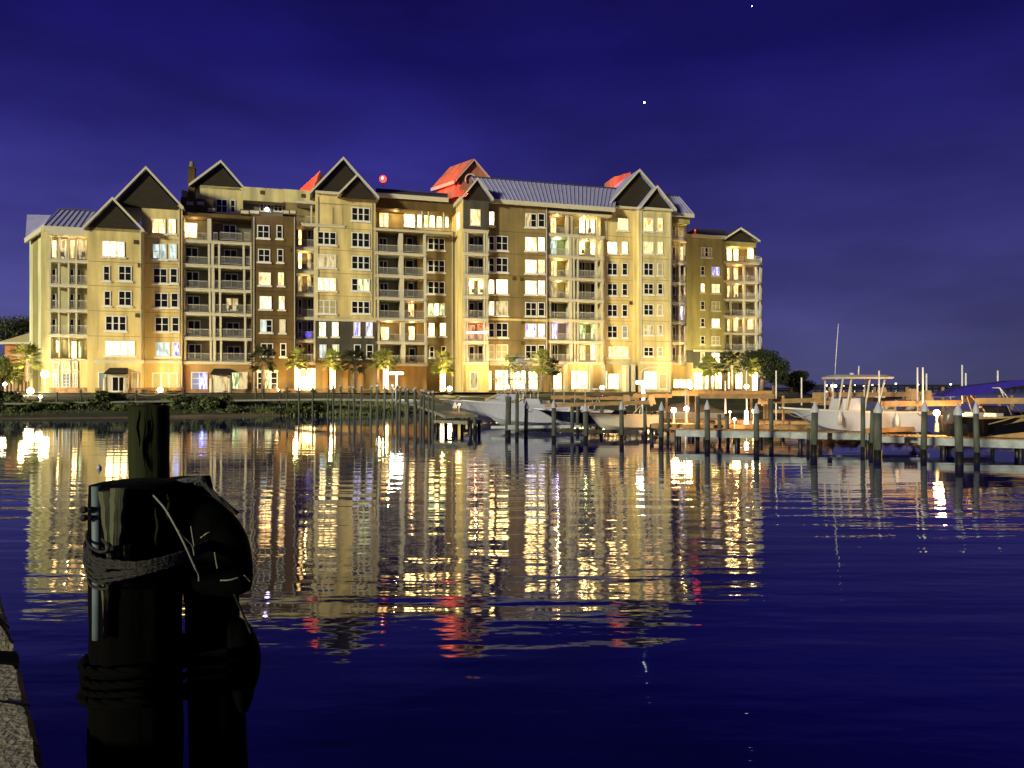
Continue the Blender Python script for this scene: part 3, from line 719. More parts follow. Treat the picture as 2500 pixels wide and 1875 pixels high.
# ================================================================== ground, water
water_m=bpy.data.materials.new('water'); water_m.use_nodes=True
nt=water_m.node_tree; N=nt.nodes; L=nt.links; b=N['Principled BSDF']
b.inputs['Base Color'].default_value=(.003,.002,.16,1); b.inputs['Roughness'].default_value=.03; b.inputs['IOR'].default_value=1.9
tc=N.new('ShaderNodeTexCoord')
def noise(scale,stretch,det,rot=0):
    mp=N.new('ShaderNodeMapping'); mp.inputs['Scale'].default_value=stretch; mp.inputs['Rotation'].default_value=(0,0,rot); L.new(tc.outputs['Object'],mp.inputs[0])
    n=N.new('ShaderNodeTexNoise'); n.inputs['Scale'].default_value=scale; n.inputs['Detail'].default_value=det; L.new(mp.outputs[0],n.inputs['Vector']); return n
n1=noise(1.0,(.26,1.5,1),2,R(3)); n2=noise(3.2,(.6,1.4,1),2,R(-8)); n3=noise(.07,(1,1,1),1)
mk=N.new('ShaderNodeMapRange'); L.new(n3.outputs[0],mk.inputs[0]); mk.inputs[1].default_value=.38; mk.inputs[2].default_value=.6; mk.inputs[3].default_value=.35; mk.inputs[4].default_value=1.0
# calmer near the left bank and under the docks
sp=N.new('ShaderNodeSeparateXYZ'); L.new(tc.outputs['Object'],sp.inputs[0])
my=N.new('ShaderNodeMapRange'); L.new(sp.outputs['Y'],my.inputs[0]); my.inputs[1].default_value=11; my.inputs[2].default_value=42; my.inputs[3].default_value=.62; my.inputs[4].default_value=.10
mu=N.new('ShaderNodeMath'); mu.operation='MULTIPLY'; L.new(mk.outputs[0],mu.inputs[0]); L.new(my.outputs[0],mu.inputs[1])
s2=N.new('ShaderNodeMath'); s2.operation='MULTIPLY'; s2.inputs[1].default_value=.26; L.new(n2.outputs[0],s2.inputs[0])
ad=N.new('ShaderNodeMath'); ad.operation='ADD'; L.new(n1.outputs[0],ad.inputs[0]); L.new(s2.outputs[0],ad.inputs[1])
wt=N.new('ShaderNodeTexWave'); wt.wave_type='BANDS'; wt.bands_direction='Y'; wt.inputs['Scale'].default_value=.30; wt.inputs['Distortion'].default_value=7.0; wt.inputs['Detail'].default_value=2; wt.inputs['Detail Scale'].default_value=1.1
mpw=N.new('ShaderNodeMapping'); mpw.inputs['Scale'].default_value=(.22,1,1); mpw.inputs['Rotation'].default_value=(0,0,R(-2)); L.new(tc.outputs['Object'],mpw.inputs[0]); L.new(mpw.outputs[0],wt.inputs['Vector'])
w3=N.new('ShaderNodeMath'); w3.operation='MULTIPLY'; w3.inputs[1].default_value=.20; L.new(wt.outputs['Fac'],w3.inputs[0])
ad2=N.new('ShaderNodeMath'); ad2.operation='ADD'; L.new(ad.outputs[0],ad2.inputs[0]); L.new(w3.outputs[0],ad2.inputs[1]); ad=ad2
hh=N.new('ShaderNodeMath'); hh.operation='MULTIPLY'; L.new(ad.outputs[0],hh.inputs[0]); L.new(mu.outputs[0],hh.inputs[1])
bp=N.new('ShaderNodeBump'); bp.inputs['Strength'].default_value=1.0; bp.inputs['Distance'].default_value=.040
L.new(hh.outputs[0],bp.inputs['Height']); L.new(bp.outputs[0],b.inputs['Normal'])
m_=MB(); m_.add([(-6000,-60,0),(6000,-60,0),(6000,9000,0),(-6000,9000,0)],[(0,1,2,3)])
tag(m_.build('water',water_m),None,None,kind='structure')

grassm=mat('ground_grass',(.035,.04,.014),.95,.5,.8,bump=.8,bscale=3)
sandm=mat('ground_sand',(.16,.12,.06),.95,.3,.6,bump=.4)
# terrain: shoreline at z=0 rising to the building terrace
shore=[(-900,1022,.0),(-300,1024,0),(0,1023,0),(250,1021,0),(500,1018,0),(700,1015,0),(790,1013,0),(900,1009,0),(1000,1006,0),(1150,1004,0),(1350,1004,0),(1550,1005,0),(1750,1006,0),(1880,1004,0),(1950,1000,0)]
PR=[(0,0),(.5,.13),(1.5,.28),(4.0,.58),(6.5,.86),(8.5,1.40),(12,1.75),(20,1.90)]
def tz(d):
    for (a,za),(b_,zb) in zip(PR[:-1],PR[1:]):
        if d<=b_: return za+(zb-za)*max(0,d-a)/(b_-a)
    return 1.9
g=MB(); rows_=[]
for (px,py,_) in shore:
    s=WG(px,py); k=(px-1250)/F
    top=min(0,0)
    prof=[(-3,-1.2),(0,-.02),(.5,.13),(1.5,.28),(4.0,.58),(6.5,.86),(8.5,1.40),(12,1.75),(20,1.90)]
    rows_.append([Vector((k*(s.y+d)+random.uniform(-.15,.15),s.y+d,z+(random.uniform(-.08,.08) if 0<z<2 else 0))) for d,z in prof]+[Vector((k*170,170,1.93)),Vector((k*260,260,1.94))])
m=len(rows_[0]); vs=[p for r_ in rows_ for p in r_]
fs=[]; 
g.add(vs,[(i*m+j,(i+1)*m+j,(i+1)*m+j+1,i*m+j+1) for i in range(len(rows_)-1) for j in range(m-1)])
last=rows_[-1]
g.add(last+[Vector((p.x+9,p.y+1,-1.2)) for p in last],[(j,m+j,m+j+1,j+1) for j in range(m-1)])
for i in range(len(rows_)-1):
    for j in (0,1): g.m[i*(m-1)+j]=1
tag(g.build('ground',[grassm,sandm]),None,None,kind='structure')
# paved terrace strip in front of the shops
g=MB(); pts=[]
for px in range(-100,1860,80):
    for v in (-9.5,-1.0):
        u=UV(px,v); pts.append((u*cs-v*sn, BY+u*sn+v*cs, 1.99))
n=len(pts)//2
g.add(pts,[(2*i,2*i+2,2*i+3,2*i+1) for i in range(n-1)])
tag(g.build('path',mat('paving',(.30,.22,.12),.8,.2,.8)),None,None,kind='structure')
# far shore across the bay
g=MB()
for i in range(60):
    x0=-900+i*60; h0=random.uniform(3,7)
    g.hexa([(x0,2600,-1),(x0+62,2600,-1),(x0+62,2700,-1),(x0,2700,-1),(x0,2600,h0),(x0+62,2600,random.uniform(3,7)),(x0+62,2700,5),(x0,2700,5)])
tag(g.build('far_treeline',mat('treeline_dark',(.004,.005,.004),1)),'low dark treeline along the far side of the bay','treeline',kind='stuff')
# causeway bridge
br=empty('causeway_bridge',(0,0,0),0,'long low causeway bridge on the horizon dotted with small lights','bridge')
g=MB(); D=1500; g.box(W(1955,0,D).x,W(2700,0,D).x,D,D+12,H+2.5,H+7.5); g.build('bridge_deck',mat('bridge_dark',(.006,.006,.012),.9),br)
g=MB()
for i in range(45):
    x=W(1960,0,D).x+i*14; g.box(x-.8,x+.8,D+2,D+8,-1,H+2.5)
g.build('bridge_piers',MATS['bridge_dark'],br)
bl=[(2018,941,(1,1,1)),(2060,942,(1,.3,.2)),(2087,940,(.9,1,1)),(2109,942,(1,1,.9)),(2130,940,(1,.9,.8)),(2145,938,(1,.5,.5)),(2159,937,(1,1,.9)),(2187,937,(.6,1,.5)),(2321,938,(.7,.9,1)),(2242,939,(.8,.8,1)),(2120,941,(1,.9,.7))]
g=MB(); 
for i,(x,y,c) in enumerate(bl):
    p=W(x,y,D-3); q=MB(); q.ball(p,1.2 if i not in (7,8,0) else 1.7,8); q.build('bridge_light',emat('far_lamp_%d'%i,c,9),br,True)

# stars
for i,(x,y,r_,lb) in enumerate(((1573,250,4.2,'bright blue white star high above the metal roof'),(1836,15,2.8,'faint white star near the top edge of the sky'))):
    p=W(x,y,4000); q=MB(); q.ball((0,0,0),r_,10); o=q.build('star',emat('star_light',(.75,.85,1),26)); o.location=p; tag(o,lb,'star')

# ================================================================== vegetation
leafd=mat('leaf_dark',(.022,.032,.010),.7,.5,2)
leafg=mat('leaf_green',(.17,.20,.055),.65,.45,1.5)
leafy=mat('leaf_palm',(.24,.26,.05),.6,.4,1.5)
bark=mat('bark',(.12,.085,.05),.9,.4,3,bump=.6)
def palm_mesh(seed,h,r,nf=46):
    rd=random.Random(seed); c=MB()
    for i in range(nf):
        az=rd.uniform(0,2*math.pi); el=rd.uniform(-.75,1.25); ln=r*rd.uniform(.55,.8)
        d=Vector((math.cos(az)*math.cos(el),math.sin(az)*math.cos(el),math.sin(el)))
        tip=Vector((0,0,h))+d*ln+Vector((0,0,-.12*ln))
        side=d.cross(Vector((0,0,1))); side=side.normalized() if side.length>.01 else Vector((1,0,0)); up=side.cross(d)
        c.bar(Vector((0,0,h-.1)),tip,.03,.03,0)
        for k in range(13):       # fan of narrow leaflets
            a=(k-6)/6*1.35; L_=r*.52*rd.uniform(.75,1.1)*(1-.25*abs(a))
            dd=(d*math.cos(a)+side*math.sin(a)+up*rd.uniform(-.2,.2)); e_=tip+dd*L_+Vector((0,0,-.35*L_*rd.random()))
            q=dd.cross(up).normalized()*.085*r/1.6
            mid=tip.lerp(e_,.5)
            c.add([tip,mid-q,e_,mid+q],[(0,1,2,3)],0)
    for i in range(10):           # old leaf boots under the crown
        a=i*.63; c.bar((0,0,h-.9+.05*i),(.35*math.cos(a),.35*math.sin(a),h-.4+.04*i),.07,.05,0)
    return c
def palm(px,pb,h_px,D,label,lit,seed,r=1.75,lightsp=False,trunk_m=None,lean=0):
    base=W(px,pb,D); h=h_px/F*D
    t=empty('palm_tree',base,random.uniform(0,6),label,'palm tree','palms in front of the building')
    k=MB(); n=9
    k.tube([(lean*math.sin(i/n*2),0,-.4+(h+.3)*i/n) for i in range(n+1)],[.27-.08*i/n+.02*(i%2) for i in range(n+1)],10)
    k.build('trunk',bark,t,True)
    cr_=palm_mesh(seed,h,r); cr_.v=[(p[0]+lean*math.sin(2),p[1],p[2]) for p in cr_.v]
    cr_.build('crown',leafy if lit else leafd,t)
    if lightsp:
        s=MB(); q=[]
        nn=300
        s.tube([(math.cos(i*.45)*.30,math.sin(i*.45)*.30,.1+(h-.9)*i/nn) for i in range(nn)],[.055 if i%3==0 else .018 for i in range(nn)],5)
        o=s.build('string_lights',emat('fairy_light',(1,.62,.30),14)); o.location=base; o.rotation_euler=t.rotation_euler
        tag(o,'warm string lights round '+lightsp,'string lights','string lights on palm trunks')
        light(base+Vector((0,-1.0,h*.7)),380,(1,.74,.36),.3)
    if lit and not lightsp: light(base+Vector((.4,-1.6,h*.5)),240,(1,.85,.45),.3)  # added light with no fixture, brightens the palm crown
    return t
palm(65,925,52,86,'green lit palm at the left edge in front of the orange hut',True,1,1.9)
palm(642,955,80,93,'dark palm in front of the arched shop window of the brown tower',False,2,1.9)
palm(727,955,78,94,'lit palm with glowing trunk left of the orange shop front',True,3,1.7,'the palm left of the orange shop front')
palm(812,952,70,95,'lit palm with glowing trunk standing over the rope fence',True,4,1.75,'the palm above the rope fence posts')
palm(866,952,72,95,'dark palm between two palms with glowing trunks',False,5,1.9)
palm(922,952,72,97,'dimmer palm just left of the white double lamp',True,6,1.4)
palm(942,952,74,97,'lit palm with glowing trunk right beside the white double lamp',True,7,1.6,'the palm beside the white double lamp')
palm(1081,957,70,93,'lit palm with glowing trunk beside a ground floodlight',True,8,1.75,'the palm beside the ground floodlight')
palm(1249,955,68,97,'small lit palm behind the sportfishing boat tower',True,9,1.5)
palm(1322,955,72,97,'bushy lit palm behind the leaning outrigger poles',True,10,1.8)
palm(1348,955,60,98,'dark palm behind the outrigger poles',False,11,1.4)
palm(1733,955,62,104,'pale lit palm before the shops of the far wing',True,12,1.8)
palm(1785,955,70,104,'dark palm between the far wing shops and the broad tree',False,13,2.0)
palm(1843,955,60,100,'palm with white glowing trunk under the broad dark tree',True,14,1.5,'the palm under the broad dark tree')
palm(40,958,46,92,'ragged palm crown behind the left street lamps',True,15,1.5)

def leafcloud(seed,rx,ry,rz,n,size,cz=0,flat=.0,lumps=9):
    rd=random.Random(seed); c=MB(); cent=[]
    for i in range(lumps):
        a=rd.uniform(0,2*math.pi); q=rd.random()**.5*.68
        cent.append((Vector((rx*q*math.cos(a),ry*q*math.sin(a),cz+rz*rd.uniform(-.5,.6)*(1-.4*q))), rd.uniform(.32,.55)))
    for i in range(n):
        ce,s=rd.choice(cent)
        d=Vector((rd.gauss(0,1),rd.gauss(0,1),rd.gauss(0,1))).normalized()*(rd.random()**.35)
        p=ce+Vector((d.x*rx*s,d.y*ry*s,d.z*rz*s))
        if p.z<cz-rz and flat: p.z=cz-rz+rd.random()*.1
        a=Vector((rd.gauss(0,1),rd.gauss(0,1),rd.gauss(0,1))).normalized(); b_=a.cross(Vector((rd.gauss(0,1),rd.gauss(0,1),rd.gauss(0,1)))).normalized()
        s_=size*rd.uniform(.6,1.3)
        c.add([p-a*s_,p+b_*s_*.45,p+a*s_,p-b_*s_*.45],[(0,1,2,3)],1 if rd.random()<.35 else 0)
    return c
def tree(px,pb,D,rx,rz,hc,label,m1,m2,seed,n=5000,name='broad_tree',size=.16):
    base=W(px,pb,D); base.z=max(base.z,1.8)
    t=empty(name,base,0,label,'tree')
    k=MB(); k.tube([(0,0,-.5),(.1,0,hc*.4),(.0,.1,hc)],[.35,.26,.14],9)
    for i in range(6):
        a=i*1.05; k.tube([(.05,0,hc*.35),(math.cos(a)*rx*.35,math.sin(a)*rx*.3,hc*.8),(math.cos(a)*rx*.7,math.sin(a)*rx*.6,hc+rz*.15)],[.15,.1,.04],6)
    k.build('trunk',bark,t,True)
    leafcloud(seed,rx,rx*.8,rz,n,size,hc,lumps=16).build('crown',[m1,m2],t)
    return t
tree(1860,950,101,3.5,1.9,3.6,'broad dark tree with rounded crown at the right end of the shops',leafd,leafd,21,9000)
tree(1890,952,99,2.2,1.8,2.2,'lower dark bushy tree under the right side of the broad tree',leafd,leafd,22,5000)
tree(1935,958,104,2.3,1.8,1.8,'black tree at the tip of the land beside the bay',leafd,leafd,23,5000)
tree(1962,962,112,2.2,1.2,1.0,'low black tree sloping down to the bay',leafd,leafd,24,4000)
tree(15,850,135,5.5,3.5,3.5,'tall dark tree behind the orange hut at the left edge',leafd,leafg,25,6000)
tree(58,850,140,4.5,3.0,3.0,'dark tree between the hut roof and the building end',leafd,leafg,26,6000)
tree(0,955,88,2.0,2.3,2.2,'green bushy tree below the hut at the left edge',leafg,leafy,27,4000)

# shrubs on the bank (individuals) in three shapes
shp=[]
for i in range(4):
    c=leafcloud(40+i,1.0,.8,.60,900,.12,.45,flat=1,lumps=10)
    o=c.build('shrub',[leafg,leafd] if i%2 else [leafd,leafg]); shp.append(o)
rd=random.Random(5); first=[True]*4
spots=[]
for i in range(105):
    px=rd.uniform(-20,790); s_=WG(px,1021-(px/800)*7); d=.3+rd.random()*6.2
    if 560<px<760 and d>2.0 and rd.random()<.75: d=rd.uniform(.3,1.5)
    spots.append((px,s_.y+d,tz(d)-.12, rd.uniform(.6,1.05)*(.7 if d<1.2 else 1)))
for i in range(16): 
    d=rd.uniform(3.5,7); spots.append((rd.uniform(425,545),WG(480,1018).y+d,tz(d)-.1,rd.uniform(1.0,1.4)))
for i in range(6): spots.append((rd.uniform(-10,30),68+rd.uniform(0,2),.8,rd.uniform(1.2,1.7)))
for i in range(6): spots.append((rd.uniform(250,300),WG(270,1020).y+rd.uniform(5,7),1.1,rd.uniform(1.0,1.3)))
for j,(px,D,z,s) in enumerate(sorted(spots)):
    i=j%4; o=shp[i] if first[i] else shp[i].copy()
    if not first[i]: C.objects.link(o)
    first[i]=False
    o.location=((px-1250)/F*D,D,z); o.scale=(s,s*.9,s); o.rotation_euler=(0,0,rd.uniform(0,6))
    tag(o,'dark leafy shrub in the dense planting along the left bank','shrub','shrubs along the left bank')
for j in range(16):
    px=rd.choice([rd.uniform(345,440),rd.uniform(985,1085),rd.uniform(700,780)]); D=YD(px,-4)
    o=shp[j%4].copy(); C.objects.link(o); o.location=((px-1250)/F*D,D,1.92); s=rd.uniform(.4,.65); o.scale=(s,s,s*.8); o.rotation_euler=(0,0,rd.uniform(0,6))
    tag(o,'small low shrub in the planting bed against the building front','shrub','shrubs in the bed along the building')
# grass on the bank
g=MB(); 
for i in range(9000):
    px=rd.uniform(-60,1000); s=WG(px,1022-(max(px,0)/800)*8); d=rd.uniform(0,8); z=tz(d)
    x=(px-1250)/F*(s.y+d); h_=rd.uniform(.1,.32); a=rd.uniform(0,3.1); q=.035
    g.add([(x-q*math.cos(a),s.y+d-q*math.sin(a),z-.05),(x+q*math.cos(a),s.y+d+q*math.sin(a),z-.05),(x+rd.uniform(-.12,.12),s.y+d,z+h_)],[(0,1,2)])
tag(g.build('grass',leafg),'short rough grass on the sloping left bank','grass',kind='stuff')
# riprap
rk=mat('rock',(.10,.09,.07),.9,.4,2,bump=.5)
g=MB()
for i in range(260):
    px=rd.uniform(770,1075); s=WG(px,1013-(px-770)*.025); d=rd.uniform(-.5,5.5); z=tz(max(d,0)); r_=rd.uniform(.2,.5)
    c_=Vector(((px-1250)/F*(s.y+d),s.y+d,z)); k=len(g.v); g.ball(c_,r_,6,0,(1,.9,.7))
    for q in range(k,len(g.v)):
        p=Vector(g.v[q]); g.v[q]=tuple(p+Vector((rd.uniform(-1,1),rd.uniform(-1,1),rd.uniform(-1,1)))*r_*.18)
tag(g.build('rubble_rocks',rk),'dark broken rocks piled along the bank behind the fence posts','rocks',kind='stuff')

g=MB(); rk2=mat('rock_golden',(.34,.22,.10),.9,.4,2,bump=.6)
for i in range(170):
    px=rd.uniform(1600,2560); D=rd.uniform(33,38) if px>2000 else rd.uniform(43,48.5); r_=rd.uniform(.15,.38)
    c_=Vector(((px-1250)/F*D,D,.05)); k=len(g.v); g.ball(c_,r_,7,0,(1.1,.9,.65))
    for q in range(k,len(g.v)):
        p=Vector(g.v[q]); g.v[q]=tuple(p+Vector((rd.uniform(-1,1),rd.uniform(-1,1),rd.uniform(-1,1)))*r_*.15)
tag(g.build('breakwater_rocks',rk2,None,True),'golden lit rocks lying in the water under the right docks','rocks',kind='stuff')
# ================================================================== small orange hut at left
hD=100
h_=empty('orange_hut',W(42,950,hD)+Vector((0,0,0)),0,'small orange hut with pale hipped metal roof and coral shutters','hut')
def hx(px): return (px-42)/F*hD
def hz(py): return (950-py)/F*hD
g=MB(); g.box(hx(12),hx(79),0,5,-.3,hz(838)); g.build('wall',hutw,h_)
g=MB(); a,c=hx(2),hx(90); z0,z1=hz(836),hz(809); g.add([(a,-.6,z0),(c,-.6,z0),(c,5.6,z0),(a,5.6,z0),(hx(45),2.4,z1),(hx(45),2.6,z1)],[(0,1,4),(1,2,5,4),(2,3,5),(3,0,4,5),(3,2,1,0)]); rf=g.build('roof',mat('hut_roof',(.55,.48,.25),.6),h_)
g=MB(); g.box(a,c,-.68,-.6,z0-.28,z0+.02); g.build('fascia',trim,rf)
for x in (25,58): g=MB(); g.box(hx(x),hx(x+9),-.08,-.004,hz(863),hz(842)); g.build('shutter',shut,h_)
g=MB(); g.box(hx(12),hx(79),-.12,-.004,hz(870),hz(866)); g.build('belt_course',trim,h_)
g=MB()
for i in range(7): g.box(hx(15+i*9),hx(17+i*9),-.2,-.1,-.3,1.6)
g.box(hx(14),hx(78),-.22,-.08,1.5,1.6); g.build('porch_rail',trim,h_)

# ================================================================== lamps
LW=(1,.80,.46); lampm=emat('lamp_warm',(1,.82,.50),45); lampw=emat('lamp_white',(.92,1,.95),30); polem=mat('pole_metal',(.30,.30,.28),.5,.1,2); poled=mat('pole_dark',(.03,.03,.03),.5,.1,2)
def globe_lamp(px,py,pb,D,label,r=.28,en=260,col=LW,m=None,group=None,name='globe_lamp'):
    top=W(px,py,D); zb=W(px,pb,D).z; t=empty(name,(top.x,top.y,zb),0,label,'lamp',group); h=top.z-zb
    g=MB(); g.cyl((0,0,-.3),(0,0,h),.06,.05,8); g.cyl((0,0,-.3),(0,0,.15),.12,.09,8); g.build('post',polem,t)
    g=MB(); g.ball((0,0,h+r*.8),r,12); g.build('globe',m or lampm,t,True)
    light((0,-r-.35,h+r),en,col,.2,parent=t); return t
globe_lamp(110,921,955,86,'bright white globe lamp at the left corner of the building',.42,1500)
globe_lamp(74,960,968,75,'low bright lamp on the walk left of the globe lamp',.30,700)
globe_lamp(12,941,962,80,'small lamp at the left edge below the hut',.18,120)
globe_lamp(99,971,978,67,'tiny warm lamp on the left boardwalk',.13,40)
def flood(px,py,D,label,r=.3,en=500,col=(1,.62,.24),wash=0):
    p=W(px,py,D); t=empty('ground_floodlight',(p.x,p.y,p.z-.4),0,label,'floodlight','ground floodlights')
    g=MB(); g.box(-.25,.25,-.05,.2,-.2,.15); g.cyl((0,0,-.6),(0,0,-.1),.04,.04,6); g.build('housing',poled,t)
    g=MB(); g.ball((0,-.1,.4),r,12); g.build('lens',emat('flood_lens',(1,.78,.40),40),t,True)
    light((0,-.6,.7),en*.8,col,.25,parent=t)
    if wash: light((0,-1.0,.5),wash,(1,.70,.30),.3,'SPOT',t,(0,8,14),150,1.0)
flood(392,952,87,'floodlight on the ground before the three pane shop window',.30,330,wash=2400)
flood(1098,949,91,'floodlight on the ground right of the glowing palm trunk',.30,520,wash=4500)
flood(1470,946,101,'floodlight before the lit double doors left of the arch',.28,650,wash=5200)
flood(1685,944,106,'floodlight in front of the curved balconies',.32,420,wash=3600)
flood(1822,944,103,'floodlight under the broad dark tree',.32,500,wash=14000)
flood(1240,944,96,'floodlight behind the white sportfishing boats',.2,500,wash=5200)
flood(680,952,93,'small lantern light below the arched shop window',.12,60,wash=2500)
a=(UV(1735,6),6); light((a[0],a[1],.6),14000,(1,.86,.42),.4,'SPOT',far,(a[0],vP,9),125,1.0)
# tall double lamp
def double_lamp(px,ptop,pbot,D,label,heads=(-1,1),m=None,en=200,wd=.8,thick=.12,pm=None):
    a=W(px,ptop,D); zb=W(px,pbot,D).z; t=empty('dock_lamp_post',(a.x,a.y,zb),0,label,'lamp post'); h=a.z-zb
    g=MB(); g.cyl((0,0,-.5),(0,0,h),thick,thick*.8,10); g.build('pole',pm or polem,t,True)
    for s in heads:
        g=MB(); g.bar((0,0,h),(s*wd,0,h-.02),.3,.16); g.build('lamp_head',m or lampw,t)
        light((s*wd*.6,-.5,h-.3),en,(.9,1,.92),.15,parent=t)
    return t
whitepole=emat('pole_lit',(1,.98,.9),2.2)
double_lamp(968,911,972,58,'white double headed lamp post on the boardwalk beside glowing palm',(-1,1),None,230,.5,.10)
double_lamp(1571,933,1030,42.4,'tall white lamp post with one arm in front of the arch',(-1,),None,200,.4,.13)

# ================================================================== boardwalk with rope fence posts
wood_g=mat('wood_grey',(.17,.17,.13),.85,.35,3,bump=.5,stretch=(1,1,.3)); wood_d=mat('wood_dark',(.035,.033,.026),.9,.4,3,bump=.5,stretch=(1,1,.3))
wood_o=mat('wood_deck',(.29,.175,.075),.8,.3,2,bump=.4); capw=mat('piling_cap',(.36,.36,.42),.5,.06,2)
green_w=mat('wood_green',(.075,.085,.068),.8,.6,2.5,bump=.6,stretch=(1,1,.25)); ropem=mat('rope',(.26,.22,.15),.9,.2,10)
wet=mat('wood_wet',(.008,.007,.005),.5,.4,3)
bw=empty('boardwalk',W(870,975,76),0,'raised timber boardwalk running along the bank below the palms','boardwalk')
o0=Vector(bw.location)
pth=[(-60,982,66),(60,984,66.5),(300,979,68),(560,976,70),(700,974,69),(800,973,64),(960,975,58),(1010,986,51),(1058,1003,44),(1086,1014,42)]
g=MB(); gf=MB()
P=[W(*q) for q in pth]
for i in range(len(P)-1):
    a,c=P[i],P[i+1]; d=(c-a); d.z=0; d.normalize(); nrm=Vector((-d.y,d.x,0))
    a0,a1,c0,c1=a,a+nrm*2.0,c,c+nrm*2.0
    a1.z=a.z; c1.z=c.z
    dz=Vector((0,0,-.16))
    g.hexa([a0+dz,c0+dz,c1+dz,a1+dz,a0,c0,c1,a1])
    n=int((c-a).length/2.4)+1
g.build('deck',wood_g,bw,origin=None).location=-o0
wood_p=mat('wood_post',(.07,.07,.05),.9,.5,3,bump=.5,stretch=(1,1,.3)); fp=MB(); fp.tube([(0,0,-3.2),(0,0,1.0),(0,0,1.05)],[.095,.08,.055],9); 
base_post=fp.build('fence_post',wood_p); fpn=0
fc=MB(); fc.ball((0,0,1.06),.115,8,0,(1,1,.8)); cap0=fc.build('post_cap',capw,base_post,True)
tops=[]
def post_at(p):
    global fpn
    o=base_post if fpn==0 else copy_tree(base_post); fpn+=1
    o.location=p+Vector((rd.uniform(-.12,.12),0,rd.uniform(-.12,.08))); o.rotation_euler=(rd.uniform(-.03,.03),rd.uniform(-.03,.03),rd.uniform(0,6)); tag(o,None,'fence post','rope fence posts along the boardwalk'); return o
labels=['rope fence post with pale rounded cap along the boardwalk']
for i in range(4,len(P)-1):
    a,c=P[i],P[i+1]; n=max(1,round((c-a).length/(.8 if i<6 else 1.6))) if i>=5 else 3
    if i==5: n=9
    for k in range(n):
        p=a.lerp(c,k/n); o=post_at(p); o['label']='rope fence post with pale rounded cap in the row along the boardwalk'; tops.append(p+Vector((0,0,.9)))
for q in ((38,974,68),(140,976,68),(200,970,68),(332,972,69),(450,970,70),(625,968,71),(645,970,71),(680,970,71)):
    p=W(q[0],q[1]+6,q[2]); o=post_at(p); o['label']='fence post standing alone on the left bank walk'; o['group']='spaced posts on the left bank walk'; o.scale=(1,1,.55); o.location.z+=.45
def ropeline(pts,name,label,sag=.22,r=.035):
    g=MB()
    for a,c in zip(pts[:-1],pts[1:]):
        g.tube([a.lerp(c,t/6)-Vector((0,0,sag*math.sin(math.pi*t/6))) for t in range(7)],r,6)
    return tag(g.build(name,ropem,None,True),label,'rope')
ropeline(tops,'fence_rope','rope sagging between the capped posts of the boardwalk fence',.15)
ropeline([W(332,960,69),W(395,958,69.2),W(450,958,69.5)],'fence_rope','lit rope strung before the three pane shop window',.25,.05)

# ---- marina, laid out at one scale about the water line and then scaled as a whole
MS=2.5/3.3; H=3.3; before=set(bpy.data.objects)
# ================================================================== dock pilings
pil=[ # x, cap y, base y, width px, capped
(1112,980,1050,11,1),(1240,968,1067,14,0),(1262,962,1068,9,0),(1284,978,1066,10,1),(1352,975,1075,11,1),(1397,972,1063,9,0),(1410,972,1060,8,0),(1430,983,1077,12,1),(1468,980,1064,9,0),(1518,978,1083,11,1),(1575,985,1069,9,0),(1614,980,1084,12,1),(1631,1005,1075,7,0),(1703,968,1084,10,0),(1727,976,1094,13,1),(1758,1012,1078,10,0),(1777,1015,1082,9,0),(1847,984,1100,13,1),(1883,975,1090,10,0),(1987,980,1112,16,1),(1973,1045,1098,8,0),(2003,1050,1095,8,0),(2107,968,1108,11,0),(2128,990,1106,11,0),(2143,980,1120,18,1),(2255,977,1118,14,1),(2342,983,1134,18,1),(2385,980,1128,13,1),(1063,1000,1046,6,1),(1090,1000,1044,7,1),(1160,1018,1058,9,0),(2423,1085,1112,8,0)]
for i,(x,yt,yb,wd,cap) in enumerate(pil):
    s=WG(x,yb); r_=wd/2/F*s.y; zt=H+(HY-yt)/F*s.y
    where=('before the white sportfishing boats' if x<1300 else 'before the navy runabout' if x<1480 else 'by the orange lit runabout' if x<1620 else 'by the glowing dock lamps' if x<1900 else 'beside the white centre console boat' if x<2300 else 'beside the black and gold boat')
    t=empty('dock_piling',(s.x,s.y,0),0,('white capped ' if cap else 'uncapped ')+'greenish dock piling '+where,'piling',('white capped' if cap else 'uncapped')+' pilings '+where)
    g=MB(); h=(zt-(.42 if cap else 0))
    lean=rd.uniform(-.07,.07); wz=rd.uniform(.3,.6)
    g.tube([(0,0,-1.5),(0,0,wz)],[r_*1.05,r_*1.03],14,1); g.tube([(0,0,wz),(lean*.5,0,h*.6),(lean,0,h)],[r_*1.02,r_,r_*.96],14,0); g.build('post',[green_w if x>1100 else wood_g,wet],t,True)
    if cap: g=MB(); g.tube([(lean,0,h-.12),(lean,0,h+.02),(lean,0,h+.38),(lean,0,h+.42)],[r_*1.12,r_*1.16,r_*.22,.02],16); g.build('cap',capw,t)

